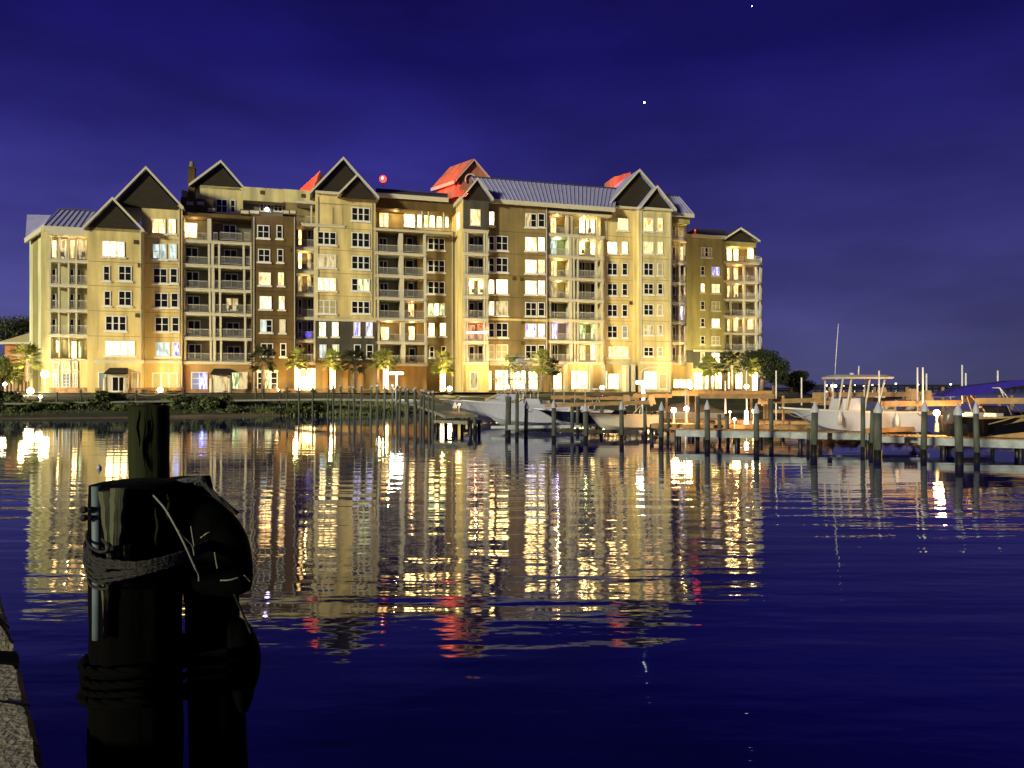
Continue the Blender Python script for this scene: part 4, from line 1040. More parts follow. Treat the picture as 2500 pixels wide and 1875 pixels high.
# ================================================================== docks
def deckrun(name,label,pts,width,zt,th,m,fm=None,piles=True,fasc=.3):
    """a straight run of planks on posts; pts are photo columns with distances"""
    (xa,Da),(xb,Db)=pts; a=Vector(((xa-1250)/F*Da,Da,zt)); c=Vector(((xb-1250)/F*Db,Db,zt))
    t=empty(name,a,0,label,'dock'); d=(c-a); L_=d.length; d.normalize(); n=Vector((-d.y,d.x,0)); 
    g=MB(); k=int(L_/.16)
    for i in range(k):
        p=d*(i*L_/k); q=d*((i+.9)*L_/k); z=Vector((0,0,-.045))
        g.hexa([p+z,q+z,q+n*width+z,p+n*width+z,p,q,q+n*width,p+n*width])
    g.build('planks',m,t)
    g=MB()
    segs=[(width,0,L_)]; q_=0
    rs=random.Random(int(L_*10))
    while q_<L_: 
        e_=min(L_,q_+rs.uniform(.8,2.6)); segs.append((-.04,q_,e_)); q_=e_+rs.choice([.03,.03,.25,.6])
    for off,s0_,s1_ in segs:
        dz_=rs.uniform(-.05,.05)
        p=n*off; P0=p+d*s0_; P1=p+d*s1_; F_=Vector((0,0,-fasc+dz_)); T_=Vector((0,0,-.05)); k_=n*.06
        g.hexa([P0+F_,P1+F_,P1+k_+F_,P0+k_+F_,P0+T_,P1+T_,P1+k_+T_,P0+k_+T_])
    for off in ():
        p=n*off; g.hexa([p+Vector((0,0,-fasc)),p+d*L_+Vector((0,0,-fasc)),p+d*L_+n*.06+Vector((0,0,-fasc)),p+n*.06+Vector((0,0,-fasc)),p+Vector((0,0,-.05)),p+d*L_+Vector((0,0,-.05)),p+d*L_+n*.06+Vector((0,0,-.05)),p+n*.06+Vector((0,0,-.05))])
    g.build('fascia',fm or m,t)
    if piles:
        k=max(2,int(L_/2.6))
        for i in range(k+1):
            for off in (.3,width-.3):
                p=d*(i*L_/k)+n*off; g=MB(); g.cyl(p+Vector((0,0,-zt-1)),p+Vector((0,0,-.06)),.13,.12,8); g.build('support_post',wet,t,True)
    return t
fasc_w=mat('fascia_pale',(.24,.27,.28),.6,.45,1.2)
deckrun('timber_dock','short dock with pale fascia under the white bows',((1060,56),(1142,54)),1.6,.95,.1,wood_d,wood_g)
deckrun('timber_dock','front dock with pale blue fascia below the glowing dock lamps',((1650,43),(2120,39.5)),1.8,.92,.1,wood_o,fasc_w,fasc=.38)
deckrun('timber_dock','front dock with pale fascia under the black and gold boat',((2130,38.5),(2700,34)),1.8,.85,.1,wood_o,fasc_w,fasc=.4)
deckrun('timber_dock','orange lit dock behind the glowing lamps',((1575,55),(2030,50)),2.2,1.05,.1,wood_o,wood_o,fasc=.3)
deckrun('timber_dock','middle orange lit dock between lamps and pale fascia',((1590,48.5),(2000,46)),1.2,.98,.1,wood_o,wood_o,fasc=.3)
deckrun('timber_dock','back dock behind the centre console boat',((1880,66),(2700,58)),2.0,1.4,.1,wood_o,wood_o,fasc=.3)
deckrun('timber_dock','shadowed dock running behind the white boats',((1130,72),(1600,64)),1.5,1.0,.1,wood_o,wood_d)
def beam(x0,y0,D0,x1,y1,D1,label,m=None,w_=.16,h_=.28,group='boat lift beams'):
    a=W(x0,y0,D0); c=W(x1,y1,D1); t=MB(); t.bar(a,c,w_,h_); o=t.build('lift_beam',m or wood_o,None,origin=a); 
    mot=MB()
    return tag(o,label,'beam',group)
beam(1330,990,47,1585,982,47,'long pale lift beam above the navy runabout',w_=.2,h_=.24)
beam(1345,970,54,1560,972,54,'thin lift beam behind the navy runabout')
beam(1545,966,52,1640,966,52,'short lift beam right of the white lamp post')
beam(1640,960,50,1885,960,50,'long orange lift beam above the glowing dock lamps',h_=.34)
beam(1705,967,45,1890,968,45,'lower orange lift beam above the glowing dock lamps')
beam(1880,980,46,2010,976,46,'lift beam at the bow of the centre console boat')
beam(2000,984,50,2060,982,50,'short lift beam behind the white bow')
beam(1985,964,44,2270,962,44,'upper lift beam crossing the centre console boat')
beam(2110,978,42,2260,962,60,'slanting lift beam behind the centre console boat')
beam(2150,986,41,2345,984,40,'lower lift beam right of the centre console boat',h_=.3)
beam(2270,965,52,2330,965,52,'lift beam left of the blue canvas top')
beam(2380,979,38,2600,978,36,'orange lift beam above the black and gold boat',h_=.3)
beam(2250,1065,40,2420,1082,39,'low lift beam beneath the black outboard',fasc_w,.3,.25)
beam(1360,1050,49.5,1560,1056,49,'low dark cradle beam under the orange lit runabout',wood_d,.3,.25)
beam(1200,1043,55,1420,1041,53,'low cradle beam under the white boats',fasc_w,.3,.2)
beam(1240,1043,50,1266,1042,50,'short pale cradle beam end between two bare pilings',fasc_w,.3,.3)
beam(2340,1083,38,2560,1058,36,'orange bunk board under the black and gold hull',h_=.4)
beam(2115,1052,40,2250,1046,42,'orange bunk board under the stern of the centre console boat',h_=.25)
# upright timbers and motors of the lifts
def upright(x,yt,yb,D,wpx,label,m=None,round_=False,cat='post',nm='lift_post',group=None):
    a=W(x,yb,D); c=W(x,yt,D); g=MB(); r_=wpx/2/F*D
    if round_: g.cyl((0,0,0),(0,0,c.z-a.z),r_,r_*.9,8)
    else: g.box(-r_,r_,-r_,r_,0,c.z-a.z)
    o=g.build(nm,m or wood_o); o.location=a; return tag(o,label,cat,group)
pvc=mat('pvc_white',(.60,.58,.56),.4,.04,2)
for (x,yt,yb,D,lb) in ((2240,897,1063,42,'left of a close pair right of the centre console'),(2253,897,990,40,'right of a close pair, over the white piling cap'),(2262,912,975,50,'shortest beside the close pair'),(2349,891,985,40,'tallest at the lower end of the blue canvas'),(2358,911,960,48,'short beside the tallest at the blue canvas'),(2436,905,937,40,'stub rising over the blue canvas'),(2146,905,1075,40,'in front of the hardtop of the centre console'),(1674,950,1075,48,'thin, between the two brightest dock lamps'),(1823,905,1060,50,'leaning near the broad tree')):
    upright(x,yt,yb,D,4.2,'white guide pole '+lb,pvc,True,'guide pole','guide_pole','white guide poles')
upright(1895,905,1028,52,3.4,'thin white guide pole standing before the broad tree',pvc,True,'guide pole','guide_pole','white guide poles')
upright(1957,922,990,56,4,'tapered pale pole in front of the black tree',pvc,True,'guide pole','guide_pole','white guide poles')
upright(1771,930,1010,52,4.5,'pale metal pole before the far wing shops',pvc,True,'guide pole','guide_pole','white guide poles')
for (x,yt,yb,D) in ((1628,956,1040,55),(1680,962,1040,52),(1699,955,1030,52),(1912,966,1055,50),(2026,945,1012,52),(1834,962,1030,54),(1866,962,1030,55),(1873,970,1035,55),(1553,960,1000,58),(2205,960,1004,50),(2214,945,1004,50),(2222,948,975,62),(2135,946,975,62),(2302,945,1020,52),(2313,975,1020,52),(2440,965,1000,48),(2470,965,1000,48),(2402,972,1020,42)):
    upright(x,yt,yb,D,4.5,'short pale timber upright of the boat lifts','' and None,False,'post','lift_post','timber uprights of the boat lifts')
motor=mat('motor_cover',(.45,.28,.14),.5,.1,3)
mo=None
for (x,y,D,lb) in ((2229,962,44,'left of the close pair of guide poles'),(2263,966,44,'right of the close pair of guide poles'),(2367,967,42,'under the blue canvas top'),(1995,942+30,50,'at the bow of the centre console'),(2154,957,50,'behind the stern of the centre console'),(1530,975,50,'right of the orange lit runabout'),(1590,975,52,'right of the white lamp post'),(1862,975,52,'before the broad tree')):
    p=W(x,y,D); g=MB(); s=.28
    g.hexa([(-s,-s,-s*1.2),(s,-s,-s*1.2),(s,s,-s*1.2),(-s,s,-s*1.2),(-s*.7,-s*.7,s*1.1),(s*.5,-s*.7,s*1.1),(s*.5,s*.7,s*1.1),(-s*.7,s*.7,s*1.1)]); g.cyl((0,0,-s*1.6),(0,0,-s*1.2),.1,.1,8)
    o=g.build('lift_motor',motor); o.location=p; tag(o,'tapered lift motor housing '+lb,'lift motor','boat lift motors')

# dock lamps
for (x,y,D,lb,e_,r_) in ((1645,1002,50,'left of the two brightest dock lamps',70,.22),(1676,999,50,'right of the two brightest dock lamps',70,.22),(1793,1022,47,'low dock lamp beside a short piling',30,.11),(1840,1003,50,'small round dock lamp left of a white cap',30,.14),(2287,1010,39,'yellow globe dock lamp before the black outboard',150,.20),(2352,1013,40,'small dock lamp beside the piling by the black outboard',20,.11),(1121,985,58,'small deck light at the white bow',8,.08),(1782,1004,52,'dim dock lamp near the middle pilings',15,.1)):
    globe_lamp(x,y+4,y+30,D,lb+' glowing over the planks' if 'lamp' in lb else lb+' among the pilings',r_*.8,e_*4.5,(1,.55,.18),name='dock_lamp')
o=double_lamp(1822,1003,1035,50,'thick glowing white light tube standing on the orange dock',(),None,0,.1,.14,emat('tube_light',(1,.95,.8),12))
double_lamp(2031,942,990,58,'small white lamp left of the centre console hardtop',(1,),None,20,.3,.06)

# ================================================================== boats
gel=mat('gelcoat_white',(.44,.45,.53),.3,.04,1); gelw=mat('gelcoat_cream',(.50,.46,.38),.3,.05,1); navy=mat('gelcoat_navy',(.008,.009,.03),.15,.2,1)
blackh=mat('gelcoat_black',(.006,.006,.007),.12,.2,1); gold=mat('gelcoat_gold',(.42,.30,.12),.3,.2,2); boot=mat('bottom_paint',(.16,.16,.22),.7,.2,1)
seatm=mat('seat_vinyl',(.45,.43,.45),.5,.06,3); tint=mat('glass_tinted',(.008,.008,.012),.08,.2,2); cowl=mat('engine_cowl',(.02,.02,.022),.25,.3,2); cowlw=mat('engine_silver',(.12,.10,.09),.3,.1,2)
alu=mat('aluminium_tube',(.50,.48,.42),.35,.06,2,metal=.4); bimini=mat('canvas_blue',(.022,.010,.26),.8,.15,3,bump=.3)
def hull_mb(Ln,B,hb,hs,rake=.16,split=None,flare=1.0):
    """lofted planing hull; stern x=0, bow x=Ln; returns builder with materials 0 bottom 1 topside 2 gunwale 3 cockpit"""
    g=MB(); n=22; rings=[]
    for i in range(n+1):
        t=i/n; q=max(0.0,(t-.42)/.58)
        b=B/2*(.90+.10*min(1,t/.35))*(1-q**2.4); b=max(b,.012)
        sz=hs+(hb-hs)*t**2.2; kz=(.62*hb)*max(0,(t-.62)/.38)**2.6
        cb=b*(.86-.50*q**1.2); czz=kz+(.28+.22*q)*(sz-kz)*.8
        cb=max(cb,.008)
        xk=t*Ln*(1-rake*q); xc=t*Ln*(1-rake*.55*q); xm=t*Ln*(1-rake*.2*q); xs=t*Ln
        mb=cb+(b-cb)*(.72 if q<.2 else .72-.25*(q-.2))
        zm=czz+(sz-czz)*.6
        rings.append([(xs,b,sz),(xs,b*1.0,sz-.09),(xm,mb,zm),(xc,cb,czz),(xk,0,kz),(xc,-cb,czz),(xm,-mb,zm),(xs,-b,sz-.09),(xs,-b,sz)])
    m=9; vs=[p for r_ in rings for p in r_]
    mi=[2,1,1,0,0,1,1,2]
    for j in range(m-1):
        g.add([],[],0)
    k=len(g.v); g.v+=vs
    for i in range(n):
        for j in range(m-1):
            g.f.append((k+i*m+j,k+i*m+j+1,k+(i+1)*m+j+1,k+(i+1)*m+j)); g.m.append(mi[j])
    g.f.append(tuple(k+j for j in range(m))); g.m.append(1)
    # decks: foredeck closed, cockpit sunk
    fl=.55
    for i in range(n):
        a=rings[i]; c=rings[i+1]; t=i/n
        if t>.62:
            g.add([a[0],c[0],c[8],a[8]],[(0,1,2,3)],2)
        else:
            w_=.22
            def ins(p,s,z=0): return (p[0],p[1]-s*w_,p[2]+z)
            g.add([a[0],c[0],ins(c[0],1),ins(a[0],1)],[(0,1,2,3)],2); g.add([a[8],c[8],ins(c[8],-1),ins(a[8],-1)],[(3,2,1,0)],2)
            g.add([ins(a[0],1),ins(c[0],1),ins(c[0],1,-fl),ins(a[0],1,-fl)],[(0,1,2,3)],3); g.add([ins(a[8],-1),ins(c[8],-1),ins(c[8],-1,-fl),ins(a[8],-1,-fl)],[(3,2,1,0)],3)
            g.add([ins(a[0],1,-fl),ins(c[0],1,-fl),ins(c[8],-1,-fl),ins(a[8],-1,-fl)],[(0,1,2,3)],3)
            if abs(t-round(.62*n)/n)<.6/n and rings[i+1][0][0]/Ln>.62:
                g.add([ins(c[0],1),c[0],c[8],ins(c[8],-1),ins(c[8],-1,-fl),ins(c[0],1,-fl)],[(0,1,2,3,4,5)],3)
    return g
def boat(name,label,bow,head,Ln,B,hb,hs,mats,rake=.16):
    hd=Vector((head[0],head[1],0)).normalized(); o=Vector(bow)-hd*Ln; o.z=bow.z-hb
    t=empty(name,o,math.atan2(hd.y,hd.x),label,'boat')
    hull_mb(Ln,B,hb,hs,rake).build('hull',mats,t)
    return t
def outboard(par,x,y,z,s=1.0,m=cowl,m2=None):
    """engine: cowl, midsection, gearcase and propeller"""
    g=MB(); c=[]
    for (zz,a,b_) in ((0,.20,.17),(.12,.30,.22),(.42,.33,.24),(.62,.24,.20),(.68,.10,.10)):
        c.append([(x-.2*s+a*s*math.cos(k*math.pi/6)-.12*s*(zz<.3),y+b_*s*math.sin(k*math.pi/6),z+zz*s) for k in range(12)])
    vs=[p for r_ in c for p in r_]; g.add(vs,[(i*12+k,i*12+(k+1)%12,(i+1)*12+(k+1)%12,(i+1)*12+k) for i in range(4) for k in range(12)]+[tuple(range(48,60)),tuple(range(11,-1,-1))])
    o=g.build('outboard_engine',m2 or m,par,True)
    g=MB(); g.hexa([(x-.42*s,y-.06*s,z-.85*s),(x-.18*s,y-.06*s,z-.85*s),(x-.18*s,y+.06*s,z-.85*s),(x-.42*s,y+.06*s,z-.85*s),(x-.35*s,y-.10*s,z+.05*s),(x-.05*s,y-.10*s,z+.05*s),(x-.05*s,y+.10*s,z+.05*s),(x-.35*s,y+.10*s,z+.05*s)])
    g.tube([(x-.62*s,y,z-.92*s),(x-.5*s,y,z-.9*s),(x-.2*s,y,z-.9*s),(x-.02*s,y,z-.92*s)],[.05*s,.09*s,.09*s,.02*s],10); g.box(x-.6*s,x-.1*s,y-.12*s,y+.12*s,z-.70*s,z-.67*s); g.hexa([(x-.4*s,y-.02,z-1.2*s),(x-.28*s,y-.02,z-1.2*s),(x-.28*s,y+.02,z-1.2*s),(x-.4*s,y+.02,z-1.2*s),(x-.45*s,y-.03,z-.95*s),(x-.2*s,y-.03,z-.95*s),(x-.2*s,y+.03,z-.95*s),(x-.45*s,y+.03,z-.95*s)])
    g.build('leg',cowl,o)
    g=MB()
    for k in range(3):
        a=k*2.09; g.hexa([(x-.62*s,y+.03*math.cos(a),z-.92*s+.03*math.sin(a)),(x-.66*s,y+.2*s*math.cos(a),z-.92*s+.2*s*math.sin(a)),(x-.60*s,y+.2*s*math.cos(a+.6),z-.92*s+.2*s*math.sin(a+.6)),(x-.58*s,y+.03,z-.92*s)]+[(x-.64*s,y+.03*math.cos(a),z-.92*s+.03*math.sin(a)),(x-.68*s,y+.2*s*math.cos(a),z-.92*s+.2*s*math.sin(a)),(x-.62*s,y+.2*s*math.cos(a+.6),z-.92*s+.2*s*math.sin(a+.6)),(x-.60*s,y+.03,z-.92*s)])
    g.build('propeller',alu,o)
    return o
def tubes(par,name,lst,r,m=alu):
    g=MB()
    for p in lst: g.tube(p,r,6)
    return g.build(name,m,par,True)

# rear white sportfishing boat
t=boat('sportfishing_boat','white boat behind, its bow farthest to the left',W(1073,973,69),(-.95,-.31),11.5,3.6,2.3,1.8,[gel,gel,gelw,gelw],.24)
tubes(t,'bow_rail',[[(9.9,.2,2.1),(9.6,.5,2.5),(8,1.1,2.45),(6.5,1.4,2.3)],[(9.9,-.2,2.1),(9.6,-.5,2.5),(8,-1.1,2.45),(6.5,-1.4,2.3)]],.03)
g=MB(); g.hexa([(3.4,-1.2,1.7),(7.4,-1.0,1.9),(7.4,1.0,1.9),(3.4,1.2,1.7),(3.6,-1.0,2.7),(5.6,-.85,2.75),(5.6,.85,2.75),(3.6,1.0,2.7)]); g.build('cabin',gel,t)
g=MB(); g.hexa([(5.7,-.88,2.62),(7.3,-.9,2.0),(7.3,.9,2.0),(5.7,.88,2.62),(5.72,-.88,2.68),(7.35,-.9,2.06),(7.35,.9,2.06),(5.72,.88,2.68)]); g.build('windshield',tint,t)
g=MB(); g.box(2.2,5.9,-1.4,1.4,4.1,4.2); g.build('hardtop',seatm,t)
tubes(t,'tower_legs',[[(a,b_*1.2,2.0),(a+.2,b_*1.2,4.1)] for a in (2.5,4,5.4) for b_ in (-1,1)],.045)
# tuna tower with outriggers
tubes(t,'tuna_tower',[[(2.4,s*1.1,4.2),(3.1,s*.6,5.7)] for s in (-1,1)]+[[(5.2,s*1.1,4.2),(4.4,s*.6,5.7)] for s in (-1,1)]+[[(3.1,-.6,5.7),(3.1,.6,5.7),(4.4,.6,5.7),(4.4,-.6,5.7),(3.1,-.6,5.7)],[(2.7,-.85,5.0),(4.9,-.85,5.0)],[(2.7,.85,5.0),(4.9,.85,5.0)],[(2.4,-1.1,4.2),(4.4,-.6,5.7)],[(5.2,1.1,4.2),(3.1,.6,5.7)]],.04)
g=MB(); g.box(3.0,4.5,-.65,.65,6.3,6.38); g.box(3.4,3.9,-.3,.3,5.7,6.1); g.build('tower_platform',seatm,t)
tubes(t,'outrigger',[[(3.0,-1.3,3.0),(.0,-2.2,5.0),(-3.8,-3.2,6.6)],[(3.0,-1.2,2.8),(.0,-2.2,4.6),(-4.4,-3.0,6.9)]],.03)
# front white boat
t=boat('express_boat','big white boat on a lift with raked dark windshield and pale canopy',W(1127,976,57),(-.955,-.29),10.0,3.2,2.2,1.8,[gel,gel,gel,gelw],.22)
g=MB(); g.hexa([(3.9,-1.1,1.6),(6.3,-.85,1.75),(6.3,.85,1.75),(3.9,1.1,1.6),(4.0,-.95,2.25),(5.1,-.8,2.3),(5.1,.8,2.3),(4.0,.95,2.25)]); g.build('cabin',gel,t)
g=MB(); g.hexa([(5.15,-.84,2.25),(6.25,-.86,1.75),(6.25,.86,1.75),(5.15,.84,2.25),(5.17,-.84,2.31),(6.3,-.86,1.81),(6.3,.86,1.81),(5.17,.84,2.31)]); g.build('windshield',tint,t)
g=MB(); g.box(1.6,2.5,-.9,-.2,1.1,1.95); g.box(1.6,2.5,.2,.9,1.1,1.95); g.box(.3,.8,-1.1,1.1,1.2,1.85); g.hexa([(3.0,-.3,1.1),(3.6,-.3,1.1),(3.6,.3,1.1),(3.0,.3,1.1),(2.9,-.3,2.1),(3.3,-.3,2.1),(3.3,.3,2.1),(2.9,.3,2.1)]); g.build('seat',seatm,t)
g=MB(); g.box(3.9,6.0,-1.0,1.0,3.0,3.07); g.build('canopy',seatm,t)
tubes(t,'canopy_frame',[[(a,s*.95,1.9),(a,s*.95,3.0)] for a in (4.1,5.3) for s in (-1,1)],.035)
g=MB(); g.box(-1.2,2.2,-1.2,1.2,3.0,3.06); g.build('canopy',gelw,t)
tubes(t,'canopy_frame',[[(a,s*1.15,1.5),(a,s*1.1,3.0)] for a in (.2,2.0) for s in (-1,1)],.035)
outboard(t,-.05,0,1.0,1.2)
# navy runabout
t=boat('runabout','navy sided runabout with white bottom hung on a lift among pilings',W(1302,996,54),(-.97,-.16),6.6,2.4,1.4,1.15,[gel,navy,gel,seatm],.24)
g=MB(); g.hexa([(3.3,-.75,1.1),(4.0,-.6,1.15),(4.0,.6,1.15),(3.3,.75,1.1),(3.2,-.7,1.55),(3.3,-.6,1.6),(3.3,.6,1.6),(3.2,.7,1.55)]); g.build('windshield',tint,t)
tubes(t,'arch_frame',[[(2.4,-1,1.1),(2.0,-.95,2.2),(2.0,.95,2.2),(2.4,1,1.1)],[(1.6,-1,1.1),(2.0,-.95,2.2)],[(1.6,1,1.1),(2.0,.95,2.2)],[(2.0,-.95,2.2),(2.0,.95,2.2)]],.035)
g=MB(); g.box(1.2,2.8,-1,1,2.24,2.3); g.build('canopy',cowl,t)
g=MB(); g.box(1.0,1.5,-.8,.8,.6,1.25); g.box(2.3,2.7,-.7,-.1,.6,1.3); g.box(2.3,2.7,.1,.7,.6,1.3); g.build('seat',seatm,t)
outboard(t,-.05,0,.75,.9)
# orange lit runabout
t=boat('runabout','small pale runabout glowing orange with rounded bow facing the white lamp post',W(1438,1009,50.5),(-.90,-.43),5.2,2.2,1.25,1.1,[gelw,gelw,gold,seatm],.08)
tubes(t,'arch_frame',[[(1.8,-1,.9),(1.6,-.95,1.8),(1.6,.95,1.8),(1.8,1,.9)],[(2.6,-1,.9),(1.6,-.95,1.8)],[(2.6,1,.9),(1.6,.95,1.8)]],.035)
g=MB(); g.hexa([(2.7,-.7,.95),(3.3,-.6,1.0),(3.3,.6,1.0),(2.7,.7,.95),(2.6,-.7,1.35),(2.75,-.6,1.4),(2.75,.6,1.4),(2.6,.7,1.35)]); g.build('windshield',tint,t)
outboard(t,-.05,0,.7,.85)
# centre console with hardtop
t=boat('centre_console_boat','white centre console boat with hardtop and long whip antenna',W(1901,993,42),(-.97,-.10),8.0,2.8,1.75,1.5,[boot,gel,gelw,gelw],.30)
g=MB(); g.hexa([(3.2,-.62,.9),(4.9,-.55,.9),(4.9,.55,.9),(3.2,.62,.9),(3.3,-.6,2.25),(4.55,-.52,2.2),(4.55,.52,2.2),(3.3,.6,2.25)]); o=g.build('console',gel,t)
g=MB(); g.box(3.75,4.45,-.645,-.60,1.55,2.05); g.build('door',blind,o)
g=MB(); g.box(3.85,4.35,-.665,-.648,1.63,1.97); g.build('door_pane',gdark,o)
g=MB(); 
for zz,sx in ((3.35,1.0),(3.47,1.02),(3.55,.9)):
    pass
A=[(1.9,-1.2),(4.6,-1.2),(5.05,-.6),(5.15,0),(5.05,.6),(4.6,1.2),(1.9,1.2),(1.75,0)]
m_=len(A); vs=[(x,y,3.33) for x,y in A]+[((x-3.4)*1.04+3.4,y*1.05,3.43) for x,y in A]+[((x-3.4)*.8+3.4,y*.75,3.56) for x,y in A]
g.add(vs,[tuple(range(m_))[::-1],tuple(range(2*m_,3*m_))]+[(r_*m_+i,r_*m_+(i+1)%m_,(r_+1)*m_+(i+1)%m_,(r_+1)*m_+i) for r_ in (0,1) for i in range(m_)])
o=g.build('hardtop',gelw,t)
tubes(o,'radar_dome',[[(3.6,0,3.56),(3.6,0,3.68)]],.14,gel)
tubes(t,'hardtop_frame',[[(x,s*.62,1.0),(x2,s*.95,3.35)] for s in (-1,1) for x,x2 in ((4.9,4.7),(4.4,4.2),(3.3,3.1),(2.6,2.2))]+[[(2.2,-.95,2.3),(2.2,.95,2.3)]],.05,gelw)
tubes(t,'antenna',[[(4.35,-.5,3.5),(4.22,-.55,5.1),(4.08,-.6,6.55)]],.022,pvc); 
tubes(t,'antenna',[[(2.9,-.5,3.5),(2.88,-.5,4.1)]],.04,pvc)
g=MB(); g.box(1.3,1.9,-.6,.6,.9,1.6); g.box(1.3,1.45,-.6,.6,1.6,2.0); g.box(.25,.7,-1,1,.95,1.45); g.build('seat',seatm,t)
outboard(t,-.05,.35,1.0,1.1,cowl,gelw); outboard(t,-.05,-.35,1.0,1.1,cowl,gelw)
# black and gold boat
bw_=W(2338,1018,38)
t=boat('deck_boat','black hulled boat with gold flash and dark outboard at the right edge',bw_+Vector((7.0,2.4,.45)),(.95,.32),7.4,2.5,1.55,1.12,[blackh,blackh,gold,seatm],.16)
g=MB(); g.hexa([(2.6,-.8,1.1),(3.3,-.7,1.15),(3.3,.7,1.15),(2.6,.8,1.1),(2.4,-.75,1.6),(2.6,-.7,1.65),(2.6,.7,1.65),(2.4,.75,1.6)]); g.build('windshield',tint,t)
g=MB(); g.box(.2,.9,-1,1,.6,1.15); g.box(1.6,2.1,-.9,-.2,.6,1.3); g.box(1.6,2.1,.2,.9,.6,1.3); g.build('seat',seatm,t)
g=MB()
for s in (-1,):
    P_=[(.6,.78),(1.6,.95),(2.6,1.15),(3.6,1.25),(4.4,1.3)]
    for (a,za),(c,zc) in zip(P_[:-1],P_[1:]): g.bar((a,-1.27,za),(c,-1.27,zc),.02,.06)
    g.hexa([(1.6,-1.29,.72),(3.4,-1.29,.95),(3.4,-1.25,.95),(1.6,-1.25,.72),(2.2,-1.29,.80),(2.9,-1.29,1.08),(2.9,-1.25,1.08),(2.2,-1.25,.80)])
g.build('gold_flash',gold,t)
outboard(t,-.1,0,.75,1.3,cowl,cowlw)
tubes(t,'wake_tower',[[(2.4,-1.1,1.2),(1.7,-1.0,2.6),(1.7,1.0,2.6),(2.4,1.1,1.2)],[(3.3,-1.0,1.2),(1.7,-1.0,2.6)],[(3.3,1.0,1.2),(1.7,1.0,2.6)],[(3.6,-1.2,1.25),(4.2,-1.2,1.6),(5.6,-1.0,1.75)],[(4.2,-1.2,1.3),(4.2,-1.2,1.6)],[(5,-1.15,1.35),(5,-1.1,1.7)]],.03)
def mline(a,b,sag,label):
    g=MB(); A_=W(*a); B_=W(*b); g.tube([A_.lerp(B_,t/8)-Vector((0,0,sag*math.sin(math.pi*t/8))) for t in range(9)],.022,6); tag(g.build('mooring_line',ropem,None,True),label,'rope')
mline((1905,994,41.8),(1987,1010,36.5),.35,'mooring line from the centre console bow to a white capped piling')
mline((2240,1006,42),(2255,1000,35.5),.25,'mooring line from the centre console stern to the piling right of it')
mline((1130,978,56.8),(1112,1000,58),.3,'mooring line hanging from the express boat bow')
mline((1303,998,53.8),(1284,1000,50.5),.2,'mooring line from the navy runabout bow to a capped piling')
mline((2345,1020,38),(2342,1015,32.5),.2,'mooring line from the black and gold boat to the capped piling')
for (x,y,D,l_) in ((2050,1005,40.6,'left'),(2190,1008,41.2,'right')):
    p=W(x,y,D); g=MB(); g.tube([(0,0,-.75),(0,0,-.7),(0,0,-.6),(0,0,-.25),(0,0,-.15),(0,0,.1)],[.03,.08,.12,.12,.05,.015],10); o=g.build('boat_fender',pvc,None,True); o.location=p; tag(o,'white fender hanging on the %s half of the centre console hull'%('forward' if l_=='left' else 'after'),'fender')
# blue folded canvas top above it
g=MB(); top=[(2302,967),(2325,956),(2360,945),(2410,938),(2450,934),(2475,929),(2540,926)]; bot=[(2302,969),(2330,967),(2375,965),(2405,962),(2440,952),(2475,944),(2540,936)]
for k in range(len(top)-1):
    def q(p,dd): return W(p[0],p[1],38)+Vector((.25*dd,dd,0))
    g.hexa([q(bot[k],0),q(bot[k+1],0),q(bot[k+1],1.9),q(bot[k],1.9),q(top[k],0),q(top[k+1],0),q(top[k+1],1.9),q(top[k],1.9)])
for k in range(9):
    x=2320+k*22; t_=k/8; a=W(x,966-(k*3.6),37.98); b_=a+Vector((.5,1.9,.02)); g.tube([a+Vector((0,0,.01)),a.lerp(b_,.5)+Vector((0,0,.10)),b_],.03,6)
g.build('canvas_cover',bimini,None)
cv=bpy.data.objects['canvas_cover']; tag(cv,'bright blue canvas cover sloping over the black and gold boat','canvas cover')

t=boat('covered_boat','boat under a brown domed cover behind the two brightest dock lamps',W(1602,1003,63),(-.93,-.36),6.2,2.5,1.3,1.15,[gelw,gelw,gelw,seatm],.15)
g=MB(); n=12; vs=[]
for i in range(n+1):
    x=.1+5.6*i/n; q=max(0,(i/n-.5)/.5); hw=1.22*(1-q**2.2)+.03; hz_=1.1+.9*math.sin(math.pi*min(1,(i/n)*.92+.04))**.6
    for k in range(9):
        a=math.pi*k/8; vs.append((x,hw*math.cos(a),1.12+(hz_-1.1)*math.sin(a)*(1+.03*math.sin(i*2.3+k))))
g.add(vs,[(i*9+k,i*9+k+1,(i+1)*9+k+1,(i+1)*9+k) for i in range(n) for k in range(8)]); g.build('cover',mat('boat_cover_brown',(.20,.13,.07),.8,.25,2,bump=.4),t,True)
light(W(1665,985,58),420,(1,.50,.16),.2)
p=WG(242,1141,.05); g=MB(); g.ball((0,0,0),.10,12); g.tube([(0,0,.08),(0,0,.17)],.025,8); o=g.build('mooring_buoy',capw,None,True); o.location=p; tag(o,'tiny pale buoy floating left of the tall foreground piling','buoy')
bpy.context.view_layer.update()
for o in bpy.data.objects:
    if o not in before and o.parent is None:
        o.location=o.location*MS; o.scale=o.scale*MS
        if o.type=='LIGHT': o.data.energy*=MS*MS
for o in bpy.data.objects:
    if o not in before and o.type=='LIGHT' and o.parent is not None: o.data.energy*=MS*MS
H=2.5
